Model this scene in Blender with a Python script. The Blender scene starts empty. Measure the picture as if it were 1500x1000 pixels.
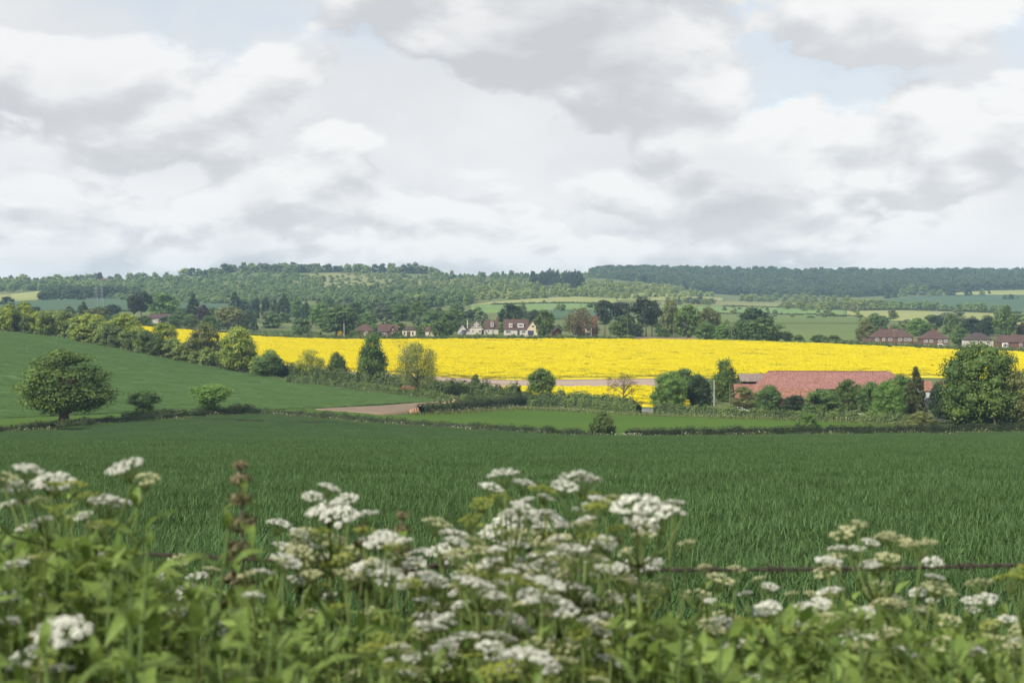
import bpy, math, random
import numpy as np
from mathutils import Vector, Matrix, Euler

R = math.radians
random.seed(7)
rng = np.random.default_rng(7)
S = bpy.context.scene
COL = S.collection

# ------------------------------------------------------------------ camera
FPX = 50.0 / 36.0 * 1500.0          # focal length in pixels of the 1500 px wide photograph
EYE = 30.0                          # eye height in the scene
PITCH = math.atan(70.0 / FPX)       # the camera looks slightly down into the valley
cam_d = bpy.data.cameras.new('camera')
cam_d.lens = 50.0
cam_d.sensor_width = 36.0
cam_d.clip_start = 0.05
cam_d.clip_end = 30000.0
cam_d.dof.use_dof = True
cam_d.dof.focus_distance = 45.0
cam_d.dof.aperture_fstop = 9.5
cam = bpy.data.objects.new('camera', cam_d)
COL.objects.link(cam)
cam.location = (0, 0, EYE)
cam.rotation_euler = (math.pi / 2 - PITCH, 0, 0)
S.camera = cam

# ------------------------------------------------------------------ world: broken cloud over a Nishita sky
SUN_DIR = Vector((-0.64, -0.58, 0.74)).normalized()      # towards the sun: left, a little behind the camera
SUN_EL = math.asin(SUN_DIR.z)
SUN_AZ = math.atan2(SUN_DIR.x, SUN_DIR.y)
W = bpy.data.worlds.new('World')
S.world = W
W.use_nodes = True
nt = W.node_tree
nt.nodes.clear()
_n = nt.nodes.new
_l = nt.links.new


def wmath(op, a, b=None, c=None, clamp=False):
    n = _n('ShaderNodeMath')
    n.operation = op
    n.use_clamp = clamp
    for i, v in enumerate((a, b, c)):
        if v is None:
            continue
        if isinstance(v, (int, float)):
            n.inputs[i].default_value = v
        else:
            _l(v, n.inputs[i])
    return n.outputs[0]


def wrange(v, a, b, c, d, smooth=True):
    n = _n('ShaderNodeMapRange')
    n.interpolation_type = 'SMOOTHSTEP' if smooth else 'LINEAR'
    _l(v, n.inputs['Value'])
    for k, q in zip(('From Min', 'From Max', 'To Min', 'To Max'), (a, b, c, d)):
        n.inputs[k].default_value = q
    return n.outputs['Result']


tc = _n('ShaderNodeTexCoord')
sep = _n('ShaderNodeSeparateXYZ')
_l(tc.outputs['Generated'], sep.inputs[0])
zz = wmath('MAXIMUM', sep.outputs['Z'], -0.04)
den = wmath('ADD', zz, 0.42)
u_ = wmath('DIVIDE', sep.outputs['X'], den)
v_ = wmath('DIVIDE', sep.outputs['Y'], den)


def cloud_noise(du, dv, scale, detail, rough, dist=0.0, w=0.0):
    c = _n('ShaderNodeCombineXYZ')
    _l(wmath('ADD', u_, du), c.inputs[0])
    _l(wmath('ADD', v_, dv), c.inputs[1])
    c.inputs[2].default_value = w
    t = _n('ShaderNodeTexNoise')
    t.inputs['Scale'].default_value = scale
    t.inputs['Detail'].default_value = detail
    t.inputs['Roughness'].default_value = rough
    t.inputs['Distortion'].default_value = dist
    _l(c.outputs[0], t.inputs['Vector'])
    return t.outputs['Fac']


SEED_W = 16.1


def billow(du, dv, scale):
    """rounded heads of cumulus"""
    c = _n('ShaderNodeCombineXYZ')
    _l(wmath('ADD', u_, du), c.inputs[0])
    _l(wmath('ADD', v_, dv), c.inputs[1])
    c.inputs[2].default_value = 2.2
    wv = _n('ShaderNodeTexNoise')
    wv.inputs['Scale'].default_value = scale * 1.3
    wv.inputs['Detail'].default_value = 3
    _l(c.outputs[0], wv.inputs['Vector'])
    ad = _n('ShaderNodeVectorMath')
    ad.operation = 'MULTIPLY_ADD'
    _l(wv.outputs['Color'], ad.inputs[0])
    ad.inputs[1].default_value = (0.22, 0.22, 0.22)
    _l(c.outputs[0], ad.inputs[2])
    t = _n('ShaderNodeTexVoronoi')
    t.voronoi_dimensions = '2D'
    t.feature = 'F1'
    t.inputs['Scale'].default_value = scale
    t.inputs['Detail'].default_value = 2.0
    t.inputs['Roughness'].default_value = 0.5
    _l(ad.outputs[0], t.inputs['Vector'])
    return wmath('SUBTRACT', 1.0, t.outputs['Distance'])


def density(dv):
    """cloud density: broad masses with billows on them"""
    a = cloud_noise(0, dv, 2.3, 2, 0.5, 0.0, SEED_W)
    b = cloud_noise(0, dv, 6.0, 8, 0.58, 0.25, SEED_W + 4)
    d = billow(0.3, dv, 3.6)
    return wmath('ADD', wmath('ADD', wmath('MULTIPLY', a, 0.54), wmath('MULTIPLY', b, 0.34)), wmath('MULTIPLY', d, 0.16))


def cramp(v, stops):
    r = _n('ShaderNodeValToRGB')
    el = r.color_ramp.elements
    el[0].position, el[0].color = stops[0][0], (*stops[0][1], 1)
    el[1].position, el[1].color = stops[-1][0], (*stops[-1][1], 1)
    for p_, c_ in stops[1:-1]:
        q_ = el.new(p_)
        q_.color = (*c_, 1)
    _l(v, r.inputs[0])
    return r.outputs[0]


n0 = density(0.0)
n1 = density(-0.072)                # the same cloud a little higher in the sky
relief = wmath('SUBTRACT', n0, n1)
big = cloud_noise(4.1, 1.7, 1.7, 2, 0.5, 0.0, 9.2)
horizon = wrange(sep.outputs['Z'], -0.02, 0.10, 1.0, 0.0)
# high veil behind the cumulus
veil = cloud_noise(1.3, 2.9, 2.1, 5, 0.55, 0.3, 21.0)
veil_col = cramp(wmath('ADD', veil, wmath('MULTIPLY', horizon, 0.18)), ((0.30, (0.70, 0.715, 0.735)), (0.50, (0.80, 0.81, 0.825)), (0.68, (0.91, 0.915, 0.92))))
# cumulus: bright heads, grey undersides
head = wrange(relief, -0.075, 0.075, 0.0, 1.0)
thick = wrange(n0, 0.50, 0.66, 0.0, 1.0)
tone = wmath('ADD', wmath('MULTIPLY', head, 0.62), wmath('MULTIPLY', big, 0.50))
tone = wmath('SUBTRACT', tone, wmath("MULTIPLY", thick, 0.24))
tone = wmath('ADD', tone, wmath('MULTIPLY', horizon, 0.12))
cu_col = cramp(tone, ((0.14, (0.605, 0.617, 0.642)), (0.46, (0.725, 0.733, 0.750)), (0.86, (0.925, 0.925, 0.92))))
alpha = wrange(n0, 0.418, 0.462, 0.0, 1.0)
mc = _n('ShaderNodeMix')
mc.data_type = 'RGBA'
_l(alpha, mc.inputs['Factor'])
_l(veil_col, mc.inputs[6])
_l(cu_col, mc.inputs[7])
lift = _n('ShaderNodeMix')
lift.data_type = 'RGBA'
lift.blend_type = 'MULTIPLY'
lift.inputs['Factor'].default_value = 1.0
_l(mc.outputs[2], lift.inputs[6])
_l(cramp(horizon, ((0.0, (1, 1, 1)), (1.0, (1.10, 1.08, 1.06)))), lift.inputs[7])
sky = _n('ShaderNodeTexSky')
sky.sky_type = 'NISHITA'
sky.sun_disc = False
sky.sun_elevation = SUN_EL
sky.sun_rotation = SUN_AZ
sky.air_density = 1.0
sky.dust_density = 0.6
bg_sky = _n('ShaderNodeBackground')
bg_sky.inputs['Strength'].default_value = 0.15
_l(sky.outputs[0], bg_sky.inputs['Color'])
bg_cl = _n('ShaderNodeBackground')
bg_cl.inputs['Strength'].default_value = 0.785
_l(lift.outputs[2], bg_cl.inputs['Color'])
cover = wmath('MAXIMUM', wmath('MAXIMUM', alpha, wrange(veil, 0.33, 0.43, 0.80, 1.0)), wrange(sep.outputs['Z'], 0.05, 0.10, 1.0, 0.0))
mixw = _n('ShaderNodeMixShader')
_l(cover, mixw.inputs[0])
_l(bg_sky.outputs[0], mixw.inputs[1])
_l(bg_cl.outputs[0], mixw.inputs[2])
wo = _n('ShaderNodeOutputWorld')
_l(mixw.outputs[0], wo.inputs['Surface'])

# ------------------------------------------------------------------ sun and exposure
sun_d = bpy.data.lights.new('sun', 'SUN')
sun_d.energy = 4.2
sun_d.angle = R(0.6)
sun_d.color = (1.0, 0.95, 0.86)
sun = bpy.data.objects.new('sun', sun_d)
COL.objects.link(sun)
sun.rotation_euler = SUN_DIR.to_track_quat('Z', 'Y').to_euler()
sun.location = (-60, -10, 120)
S.view_settings.view_transform = 'Standard'
S.view_settings.look = 'None'
S.view_settings.gamma = 1.0
S.view_settings.exposure = 0.40
S.view_settings.use_curve_mapping = False
S.render.engine = 'CYCLES'
S.cycles.use_denoising = True
S.cycles.max_bounces = 5
S.cycles.diffuse_bounces = 2
S.cycles.glossy_bounces = 1
S.cycles.transmission_bounces = 3
S.cycles.volume_bounces = 1
S.cycles.caustics_reflective = False
S.cycles.caustics_refractive = False

# ------------------------------------------------------------------ terrain: ground profiles along bearings, joined into one smooth surface
NEAR = [(0.5, None), (2, None), (4, None), (8, None), (17, None), (40, None), (90, None), (150, None)]


def near_depth(y):
    return 1.5 + 0.0945 * y


def py_depth(y, py):
    yy = -(py - 500.0) / FPX
    k = (-math.sin(PITCH) + math.cos(PITCH) * yy) / (math.cos(PITCH) + math.sin(PITCH) * yy)
    return -k * y


PROF = {
    0: [(215, 637), (225, 624), (240, 613), (330, 535), (440, 486), (500, 479), (560, 472), (700, 467), (850, 457), (1100, 442), (1250, 438), (1350, 437), (1500, 427), (1700, 417), (2000, 412), (2700, 420), (6000, 422)],
    190: [(232, 621), (240, 615), (255, 607), (330, 555), (412, 514), (480, 497), (575, 483), (700, 474), (850, 463), (1100, 446), (1250, 441), (1450, 430), (1700, 418), (1950, 412), (2700, 420), (6000, 422)],
    375: [(250, 612), (258, 607), (265, 602), (320, 572), (385, 549), (450, 530), (600, 499), (660, 492), (850, 473), (1000, 460), (1150, 451), (1250, 445), (1500, 424), (1800, 401), (1950, 392), (2600, 410), (6000, 420)],
    560: [(240, 622), (262, 611), (285, 596), (325, 580), (360, 566), (420, 545), (600, 499), (640, 491), (750, 478), (900, 464), (1050, 455), (1250, 444), (1500, 426), (1800, 406), (1950, 399), (2600, 410), (6000, 420)],
    750: [(230, 635), (250, 624), (300, 601), (322, 590), (345, 580), (400, 561), (450, 544), (600, 499), (630, 491), (750, 478), (900, 464), (1000, 456), (1250, 441), (1350, 436), (1600, 422), (1900, 409), (2000, 405), (2600, 412), (6000, 420)],
    890: [(232, 640), (250, 630), (295, 606), (322, 594), (345, 585), (400, 562), (450, 544), (600, 500), (630, 493), (750, 481), (900, 468), (1000, 461), (1250, 446), (1400, 438), (1700, 421), (1950, 412), (2150, 412), (2500, 403), (2800, 397), (3400, 405), (6000, 420)],
    1125: [(240, 638), (252, 631), (290, 611), (320, 600), (345, 588), (400, 562), (450, 545), (590, 504), (640, 497), (750, 486), (900, 474), (1000, 469), (1200, 459), (1400, 451), (1600, 445), (1900, 441), (2100, 435), (2600, 407), (2800, 399), (3500, 407), (6000, 420)],
    1500: [(250, 634), (262, 628), (300, 613), (340, 592), (400, 563), (470, 537), (545, 519), (580, 513), (750, 491), (900, 477), (1100, 464), (1250, 458), (1500, 449), (1900, 434), (2100, 428), (2250, 424), (2800, 405), (3000, 400), (3700, 408), (6000, 420)],
}


def pchip(x, y, xq):
    x = np.asarray(x, float)
    y = np.asarray(y, float)
    h = np.diff(x)
    d = np.diff(y) / h
    m = np.zeros_like(y)
    m[0], m[-1] = d[0], d[-1]
    for i in range(1, len(x) - 1):
        if d[i - 1] * d[i] > 0:
            w1 = 2 * h[i] + h[i - 1]
            w2 = h[i] + 2 * h[i - 1]
            m[i] = (w1 + w2) / (w1 / d[i - 1] + w2 / d[i])
    xq = np.clip(xq, x[0], x[-1])
    i = np.clip(np.searchsorted(x, xq) - 1, 0, len(x) - 2)
    t = (xq - x[i]) / h[i]
    return ((2 * t**3 - 3 * t**2 + 1) * y[i] + (t**3 - 2 * t**2 + t) * h[i] * m[i]
            + (-2 * t**3 + 3 * t**2) * y[i + 1] + (t**3 - t**2) * h[i] * m[i + 1])


SG = np.linspace(math.log(1.0), math.log(6000.0), 900)
YG = np.exp(SG)
cols = sorted(PROF)
colb = [(c - 750) / FPX for c in cols]
prof_z = []
for c in cols:
    ys = [2, 8, 20, 50, 110, 170]
    zs = [EYE - near_depth(y) for y in ys]
    for (y, py) in PROF[c]:
        ys.append(y)
        zs.append(EYE - py_depth(y, py))
    # linear in Y close by (a straight slope), smooth in log Y further out
    zfar = pchip(np.log(ys), zs, SG)
    zlin = np.interp(YG, ys, zs)
    w = np.clip((SG - math.log(120)) / (math.log(230) - math.log(120)), 0, 1)
    prof_z.append(zlin * (1 - w) + zfar * w)
prof_z = np.array(prof_z)
BG = np.linspace(-0.75, 0.75, 501)
ZT = np.zeros((len(BG), len(SG)))
for j in range(len(SG)):
    ZT[:, j] = pchip(colb, prof_z[:, j], BG)


def ground_z(X, Y):
    X = np.asarray(X, float)
    Y = np.asarray(Y, float)
    Yc = np.maximum(Y, 1.0)
    b = np.clip(X / Yc, BG[0], BG[-1])
    bi = (b - BG[0]) / (BG[1] - BG[0])
    si = (np.log(Yc) - SG[0]) / (SG[1] - SG[0])
    i = np.clip(bi.astype(int), 0, len(BG) - 2)
    j = np.clip(si.astype(int), 0, len(SG) - 2)
    fb = np.clip(bi - i, 0, 1)
    fs = np.clip(si - j, 0, 1)
    z = (ZT[i, j] * (1 - fb) * (1 - fs) + ZT[i + 1, j] * fb * (1 - fs) + ZT[i, j + 1] * (1 - fb) * fs + ZT[i + 1, j + 1] * fb * fs)
    z = np.where(Y < 1.0, EYE - near_depth(Y), z)
    return z


def gz(x, y):
    return float(ground_z(np.array([x]), np.array([y]))[0])


def ray(px, py):
    x = (np.asarray(px, float) - 750.0) / FPX
    y = -(np.asarray(py, float) - 500.0) / FPX
    dy = math.cos(PITCH) + math.sin(PITCH) * y
    dz = -math.sin(PITCH) + math.cos(PITCH) * y
    return x / dy, dz / dy


YS = np.exp(np.linspace(math.log(3), math.log(5500), 1500))


def hit(px, py):
    """ground points under points of the photograph: X, Y, Z arrays"""
    px = np.atleast_1d(np.asarray(px, float))
    py = np.atleast_1d(np.asarray(py, float))
    b, k = ray(px, py)
    outY = np.zeros(len(px))
    for a in range(0, len(px), 400):
        bb = b[a:a + 400, None]
        kk = k[a:a + 400, None]
        z = ground_z(bb * YS[None, :], np.broadcast_to(YS[None, :], (bb.shape[0], len(YS))))
        d = z - (EYE + kk * YS[None, :])
        over = d >= 0
        idx = np.argmax(over, axis=1)
        none = ~over.any(axis=1)
        ang = (z - EYE) / YS[None, :]
        ang[:, YS < 300] = -9
        idx = np.where(none, np.argmax(ang, axis=1), idx)
        idx = np.maximum(idx, 1)
        r_ = np.arange(len(idx))
        d1 = d[r_, idx]
        d0 = d[r_, idx - 1]
        t = np.where(none, 1.0, np.clip(-d0 / np.where(np.abs(d1 - d0) < 1e-9, 1e-9, d1 - d0), 0, 1))
        outY[a:a + 400] = YS[idx - 1] + (YS[idx] - YS[idx - 1]) * t
    X = b * outY
    return X, outY, ground_z(X, outY)


def at(px, py):
    X, Y, Z = hit([px], [py])
    return Vector((X[0], Y[0], Z[0]))


def point(px, py, Y):
    """the point at distance Y seen at (px, py)"""
    b, k = ray(px, py)
    return Vector((float(b) * Y, Y, EYE + float(k) * Y))


def on_ground(px, Y):
    b = (px - 750.0) / FPX
    return Vector((b * Y, Y, gz(b * Y, Y)))


# ------------------------------------------------------------------ object helpers
def tag(o, label=None, cat=None, group=None, kind=None):
    if label:
        o['label'] = label
    if cat:
        o['category'] = cat
    if group:
        o['group'] = group
    if kind:
        o['kind'] = kind
    return o


def empty(name, loc=(0, 0, 0), rz=0.0):
    o = bpy.data.objects.new(name, None)
    o.empty_display_size = 0.2
    COL.objects.link(o)
    o.location = loc
    o.rotation_euler = (0, 0, rz)
    return o


def link(name, me, parent=None, loc=None, rot=None, scale=None, mat=None):
    o = bpy.data.objects.new(name, me)
    COL.objects.link(o)
    if parent:
        o.parent = parent
    if loc is not None:
        o.location = loc
    if rot is not None:
        o.rotation_euler = rot
    if scale is not None:
        o.scale = scale
    if mat is not None:
        for i, m in enumerate(mat if isinstance(mat, (list, tuple)) else [mat]):
            o.material_slots[i].link = 'OBJECT'
            o.material_slots[i].material = m
    return o


def np_mesh(name, verts, faces, mats=(), tint=None, midx=None, smooth=False):
    """verts (N,3), faces (M,k) all of one size, or a list of such arrays"""
    me = bpy.data.meshes.new(name)
    verts = np.ascontiguousarray(verts, dtype=np.float32)
    fl = faces if isinstance(faces, list) else [faces]
    fl = [np.asarray(f, dtype=np.int32) for f in fl if len(f)]
    me.vertices.add(len(verts))
    me.vertices.foreach_set('co', verts.ravel())
    loops = np.concatenate([f.ravel() for f in fl])
    tot = np.concatenate([np.full(len(f), f.shape[1], np.int32) for f in fl])
    start = np.concatenate([[0], np.cumsum(tot)[:-1]]).astype(np.int32)
    me.loops.add(len(loops))
    me.loops.foreach_set('vertex_index', loops)
    me.polygons.add(len(tot))
    me.polygons.foreach_set('loop_start', start)
    try:
        me.polygons.foreach_set('loop_total', tot)
    except Exception:
        pass
    for m in mats:
        me.materials.append(m)
    if midx is not None:
        me.polygons.foreach_set('material_index', np.asarray(midx, np.int32))
    if smooth:
        me.polygons.foreach_set('use_smooth', np.ones(len(tot), bool))
    me.update(calc_edges=True)
    if tint is not None:
        a = me.attributes.new('tint', 'FLOAT', 'FACE')
        a.data.foreach_set('value', np.asarray(tint, np.float32))
    me.validate()
    return me


class MB:
    """collects boxes, prisms and tubes; build() links them as ONE mesh object"""

    def __init__(self):
        self.v = []
        self.f = []
        self.m = []

    def add(self, vs, fs, m=0):
        o = len(self.v)
        self.v += [tuple(q) for q in vs]
        self.f += [tuple(i + o for i in f) for f in fs]
        self.m += [m] * len(fs)
        return self

    def box(self, x0, x1, y0, y1, z0, z1, m=0):
        vs = [(x0, y0, z0), (x1, y0, z0), (x1, y1, z0), (x0, y1, z0), (x0, y0, z1), (x1, y0, z1), (x1, y1, z1), (x0, y1, z1)]
        fs = [(0, 3, 2, 1), (4, 5, 6, 7), (0, 1, 5, 4), (1, 2, 6, 5), (2, 3, 7, 6), (3, 0, 4, 7)]
        return self.add(vs, fs, m)

    def tube(self, pts, rad, n=6, m=0, cap=True):
        pts = [Vector(p) for p in pts]
        vs = []
        for i, p in enumerate(pts):
            t = (pts[min(i + 1, len(pts) - 1)] - pts[max(i - 1, 0)])
            if t.length < 1e-9:
                t = Vector((0, 0, 1))
            t.normalize()
            a = t.cross(Vector((0.31, 0.95, 0.07)))
            if a.length < 0.05:
                a = t.cross(Vector((1, 0, 0)))
            a.normalize()
            b = t.cross(a)
            r = rad[i] if isinstance(rad, (list, tuple)) else rad
            for k in range(n):
                w = 2 * math.pi * k / n
                vs.append(p + a * (math.cos(w) * r) + b * (math.sin(w) * r))
        fs = []
        for i in range(len(pts) - 1):
            for k in range(n):
                k2 = (k + 1) % n
                fs.append((i * n + k, i * n + k2, (i + 1) * n + k2, (i + 1) * n + k))
        if cap:
            fs.append(tuple(range(n - 1, -1, -1)))
            fs.append(tuple((len(pts) - 1) * n + k for k in range(n)))
        return self.add(vs, fs, m)

    def mesh(self, name, mats, smooth=False):
        me = bpy.data.meshes.new(name)
        me.from_pydata(self.v, [], self.f)
        for mt in (mats if isinstance(mats, (list, tuple)) else [mats]):
            me.materials.append(mt)
        me.polygons.foreach_set('material_index', self.m)
        if smooth:
            me.polygons.foreach_set('use_smooth', [True] * len(self.f))
        me.update()
        return me

    def build(self, name, mats, parent=None, smooth=False, loc=None):
        return link(name, self.mesh(name, mats, smooth), parent, loc)


# ------------------------------------------------------------------ materials
def newmat(name):
    m = bpy.data.materials.new(name)
    m.use_nodes = True
    t = m.node_tree
    t.nodes.clear()
    return m, t


def plain(name, c, rough=0.8, var=0.25, scale=3.0, stretch=(1, 1, 1), c2=None, bump=0.0, spec=0.3, metal=0.0, detail=6, coords='Object'):
    """a surface of colour c mottled towards c2 by noise"""
    m, t = newmat(name)
    N, L = t.nodes.new, t.links.new
    out = N('ShaderNodeOutputMaterial')
    p = N('ShaderNodeBsdfPrincipled')
    p.inputs['Roughness'].default_value = rough
    p.inputs['Metallic'].default_value = metal
    p.inputs['Specular IOR Level'].default_value = spec
    L(p.outputs[0], out.inputs['Surface'])
    co = N('ShaderNodeTexCoord')
    mp = N('ShaderNodeMapping')
    mp.inputs['Scale'].default_value = stretch
    L(co.outputs[coords], mp.inputs[0])
    nz = N('ShaderNodeTexNoise')
    nz.inputs['Scale'].default_value = scale
    nz.inputs['Detail'].default_value = detail
    nz.inputs['Roughness'].default_value = 0.62
    L(mp.outputs[0], nz.inputs['Vector'])
    if c2 is None:
        c2 = tuple(min(1, q * (1 + var)) for q in c)
        c1 = tuple(q * (1 - var) for q in c)
    else:
        c1 = c
    rp = N('ShaderNodeValToRGB')
    rp.color_ramp.elements[0].position = 0.33
    rp.color_ramp.elements[0].color = (*c1, 1)
    rp.color_ramp.elements[1].position = 0.67
    rp.color_ramp.elements[1].color = (*c2, 1)
    L(nz.outputs['Fac'], rp.inputs[0])
    L(rp.outputs[0], p.inputs['Base Color'])
    if bump:
        bp = N('ShaderNodeBump')
        bp.inputs['Strength'].default_value = 1.0
        bp.inputs['Distance'].default_value = bump
        L(nz.outputs['Fac'], bp.inputs['Height'])
        L(bp.outputs[0], p.inputs['Normal'])
    return m


def field_mat(name, c1, c2, big=0.02, fine=1.5, stretch=(1, 1, 1), bump=0.3, third=None, rough=0.9, big_mix=0.5, lo=0.35, hi=0.65):
    """crop or grass sheet: broad patches of two colours with fine grain over them"""
    m, t = newmat(name)
    N, L = t.nodes.new, t.links.new
    out = N('ShaderNodeOutputMaterial')
    p = N('ShaderNodeBsdfPrincipled')
    p.inputs['Roughness'].default_value = rough
    p.inputs['Specular IOR Level'].default_value = 0.15
    L(p.outputs[0], out.inputs['Surface'])
    co = N('ShaderNodeTexCoord')
    mp = N('ShaderNodeMapping')
    mp.inputs['Scale'].default_value = stretch
    L(co.outputs['Object'], mp.inputs[0])
    a = N('ShaderNodeTexNoise')
    a.inputs['Scale'].default_value = big
    a.inputs['Detail'].default_value = 7
    a.inputs['Roughness'].default_value = 0.6
    L(mp.outputs[0], a.inputs['Vector'])
    b = N('ShaderNodeTexNoise')
    b.inputs['Scale'].default_value = fine
    b.inputs['Detail'].default_value = 4
    b.inputs['Roughness'].default_value = 0.7
    L(mp.outputs[0], b.inputs['Vector'])
    mx = N('ShaderNodeMix')
    mx.data_type = 'FLOAT'
    mx.inputs['Factor'].default_value = big_mix
    L(b.outputs['Fac'], mx.inputs[2])
    L(a.outputs['Fac'], mx.inputs[3])
    rp = N('ShaderNodeValToRGB')
    rp.color_ramp.elements[0].position = lo
    rp.color_ramp.elements[0].color = (*c1, 1)
    rp.color_ramp.elements[1].position = hi
    rp.color_ramp.elements[1].color = (*c2, 1)
    if third:
        e3 = rp.color_ramp.elements.new(0.5)
        e3.color = (*third, 1)
    L(mx.outputs[0], rp.inputs[0])
    L(rp.outputs[0], p.inputs['Base Color'])
    if bump:
        bp = N('ShaderNodeBump')
        bp.inputs['Strength'].default_value = 0.8
        bp.inputs['Distance'].default_value = bump
        L(b.outputs['Fac'], bp.inputs['Height'])
        L(bp.outputs[0], p.inputs['Normal'])
    return m


def leaf_mat(name, c1, c2, trans=0.28, rough=0.55, spec=0.25, objvar=0.16, tcol=None):
    """leaves: two colours of the species mixed leaf by leaf (tint) and a little from plant to plant"""
    m, t = newmat(name)
    N, L = t.nodes.new, t.links.new
    out = N('ShaderNodeOutputMaterial')
    at_ = N('ShaderNodeAttribute')
    at_.attribute_name = 'tint'
    rp = N('ShaderNodeValToRGB')
    rp.color_ramp.elements[0].position = 0.1
    rp.color_ramp.elements[0].color = (*c1, 1)
    rp.color_ramp.elements[1].position = 0.9
    rp.color_ramp.elements[1].color = (*c2, 1)
    L(at_.outputs['Fac'], rp.inputs[0])
    oi = N('ShaderNodeObjectInfo')
    mr = N('ShaderNodeMapRange')
    mr.inputs['To Min'].default_value = 1 - objvar
    mr.inputs['To Max'].default_value = 1 + objvar
    L(oi.outputs['Random'], mr.inputs['Value'])
    hs = N('ShaderNodeHueSaturation')
    L(rp.outputs[0], hs.inputs['Color'])
    L(mr.outputs[0], hs.inputs['Value'])
    p = N('ShaderNodeBsdfPrincipled')
    p.inputs['Roughness'].default_value = rough
    p.inputs['Specular IOR Level'].default_value = spec
    L(hs.outputs[0], p.inputs['Base Color'])
    tr = N('ShaderNodeBsdfTranslucent')
    if tcol:
        tr.inputs['Color'].default_value = (*tcol, 1)
    else:
        L(hs.outputs[0], tr.inputs['Color'])
    ms = N('ShaderNodeMixShader')
    ms.inputs[0].default_value = trans
    L(p.outputs[0], ms.inputs[1])
    L(tr.outputs[0], ms.inputs[2])
    L(ms.outputs[0], out.inputs['Surface'])
    return m


LEAF = {
    'oak': leaf_mat('leaf_oak', (0.058, 0.104, 0.022), (0.176, 0.252, 0.047)),
    'mid': leaf_mat('leaf_mid', (0.058, 0.109, 0.030), (0.159, 0.249, 0.060)),
    'bright': leaf_mat('leaf_bright', (0.082, 0.164, 0.033), (0.204, 0.315, 0.062)),
    'yellow': leaf_mat('leaf_yellow', (0.147, 0.208, 0.034), (0.416, 0.463, 0.077)),
    'olive': leaf_mat('leaf_olive', (0.108, 0.127, 0.038), (0.235, 0.247, 0.076)),
    'bronze': leaf_mat('leaf_bronze', (0.100, 0.080, 0.034), (0.205, 0.180, 0.070)),
    'dark': leaf_mat('leaf_dark', (0.021, 0.041, 0.016), (0.060, 0.098, 0.032)),
    'pine': leaf_mat('leaf_pine', (0.014, 0.026, 0.014), (0.042, 0.060, 0.030), trans=0.1),
    'cedar': leaf_mat('leaf_cedar', (0.040, 0.048, 0.014), (0.110, 0.110, 0.030), trans=0.15),
    'copper': leaf_mat('leaf_copper', (0.020, 0.010, 0.014), (0.062, 0.026, 0.034), trans=0.15),
    'grey': leaf_mat('leaf_grey', (0.083, 0.110, 0.055), (0.176, 0.209, 0.105)),
    'willow': leaf_mat('leaf_willow', (0.126, 0.166, 0.040), (0.284, 0.317, 0.092)),
    'hedge': leaf_mat('leaf_hedge', (0.052, 0.086, 0.025), (0.166, 0.227, 0.060)),
    'hedge_dark': leaf_mat('leaf_hedge_dark', (0.033, 0.054, 0.021), (0.105, 0.135, 0.045)),
    'hedge_light': leaf_mat('leaf_hedge_light', (0.128, 0.190, 0.044), (0.345, 0.409, 0.110)),
    'far': leaf_mat('leaf_far', (0.088, 0.146, 0.038), (0.245, 0.320, 0.083), objvar=0.22),
    'far_dark': leaf_mat('leaf_far_dark', (0.030, 0.055, 0.018), (0.080, 0.115, 0.034), objvar=0.2),
    'far_light': leaf_mat('leaf_far_light', (0.141, 0.193, 0.043), (0.307, 0.353, 0.096), objvar=0.22),
    'far_mid': leaf_mat('leaf_far_mid', (0.078, 0.131, 0.034), (0.195, 0.268, 0.065), objvar=0.22),
    'blossom': leaf_mat('leaf_blossom', (0.42, 0.43, 0.34), (0.70, 0.70, 0.60), trans=0.2),
    'gorse': leaf_mat('leaf_gorse', (0.40, 0.30, 0.02), (0.70, 0.52, 0.03), trans=0.2),
}
BARK = plain('bark', (0.075, 0.060, 0.046), 0.9, 0.4, 9.0, (4, 4, 1), bump=0.01)
BARK_RED = plain('bark_red', (0.14, 0.085, 0.06), 0.9, 0.35, 9.0, (4, 4, 1), bump=0.01)
BARK_PALE = plain('bark_pale', (0.17, 0.15, 0.12), 0.9, 0.35, 9.0, (4, 4, 1), bump=0.01)

# ------------------------------------------------------------------ the ground and the fields
M_GROUND = field_mat('rough_grass', (0.060, 0.085, 0.028), (0.150, 0.170, 0.060), 0.012, 0.9, bump=0.15)
ys = np.concatenate([np.linspace(-80, 1, 12), np.exp(np.linspace(math.log(2), math.log(3900), 260))])
bs = np.linspace(-0.78, 0.78, 150)
GX = np.zeros((len(ys), len(bs)))
GY = np.zeros_like(GX)
for i, y in enumerate(ys):
    GX[i] = bs * max(y, 0) + np.linspace(-70, 70, len(bs))
    GY[i] = y
GZ = ground_z(GX, GY) - 0.02
vv = np.stack([GX.ravel(), GY.ravel(), GZ.ravel()], 1)
ii = np.arange(len(ys) - 1)[:, None] * len(bs) + np.arange(len(bs) - 1)[None, :]
ff = np.stack([ii, ii + 1, ii + 1 + len(bs), ii + len(bs)], -1).reshape(-1, 4)
g = link('ground', np_mesh('ground', vv, ff, [M_GROUND], smooth=True))
tag(g, kind='structure', label='rough grassland of the valley floor and hillsides')


def line_y(poly, x):
    p = np.array(poly, float)
    return np.interp(x, p[:, 0], p[:, 1])


def field_poly(top, bot, n=60):
    """world outline of a field given by its far and near edges in the photograph"""
    x0 = max(top[0][0], bot[0][0])
    x1 = min(top[-1][0], bot[-1][0])
    px = np.linspace(x0, x1, n)
    X0, Y0, _ = hit(px, line_y(bot, px))
    X1, Y1, _ = hit(px, line_y(top, px))
    return px, Y0, Y1


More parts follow.
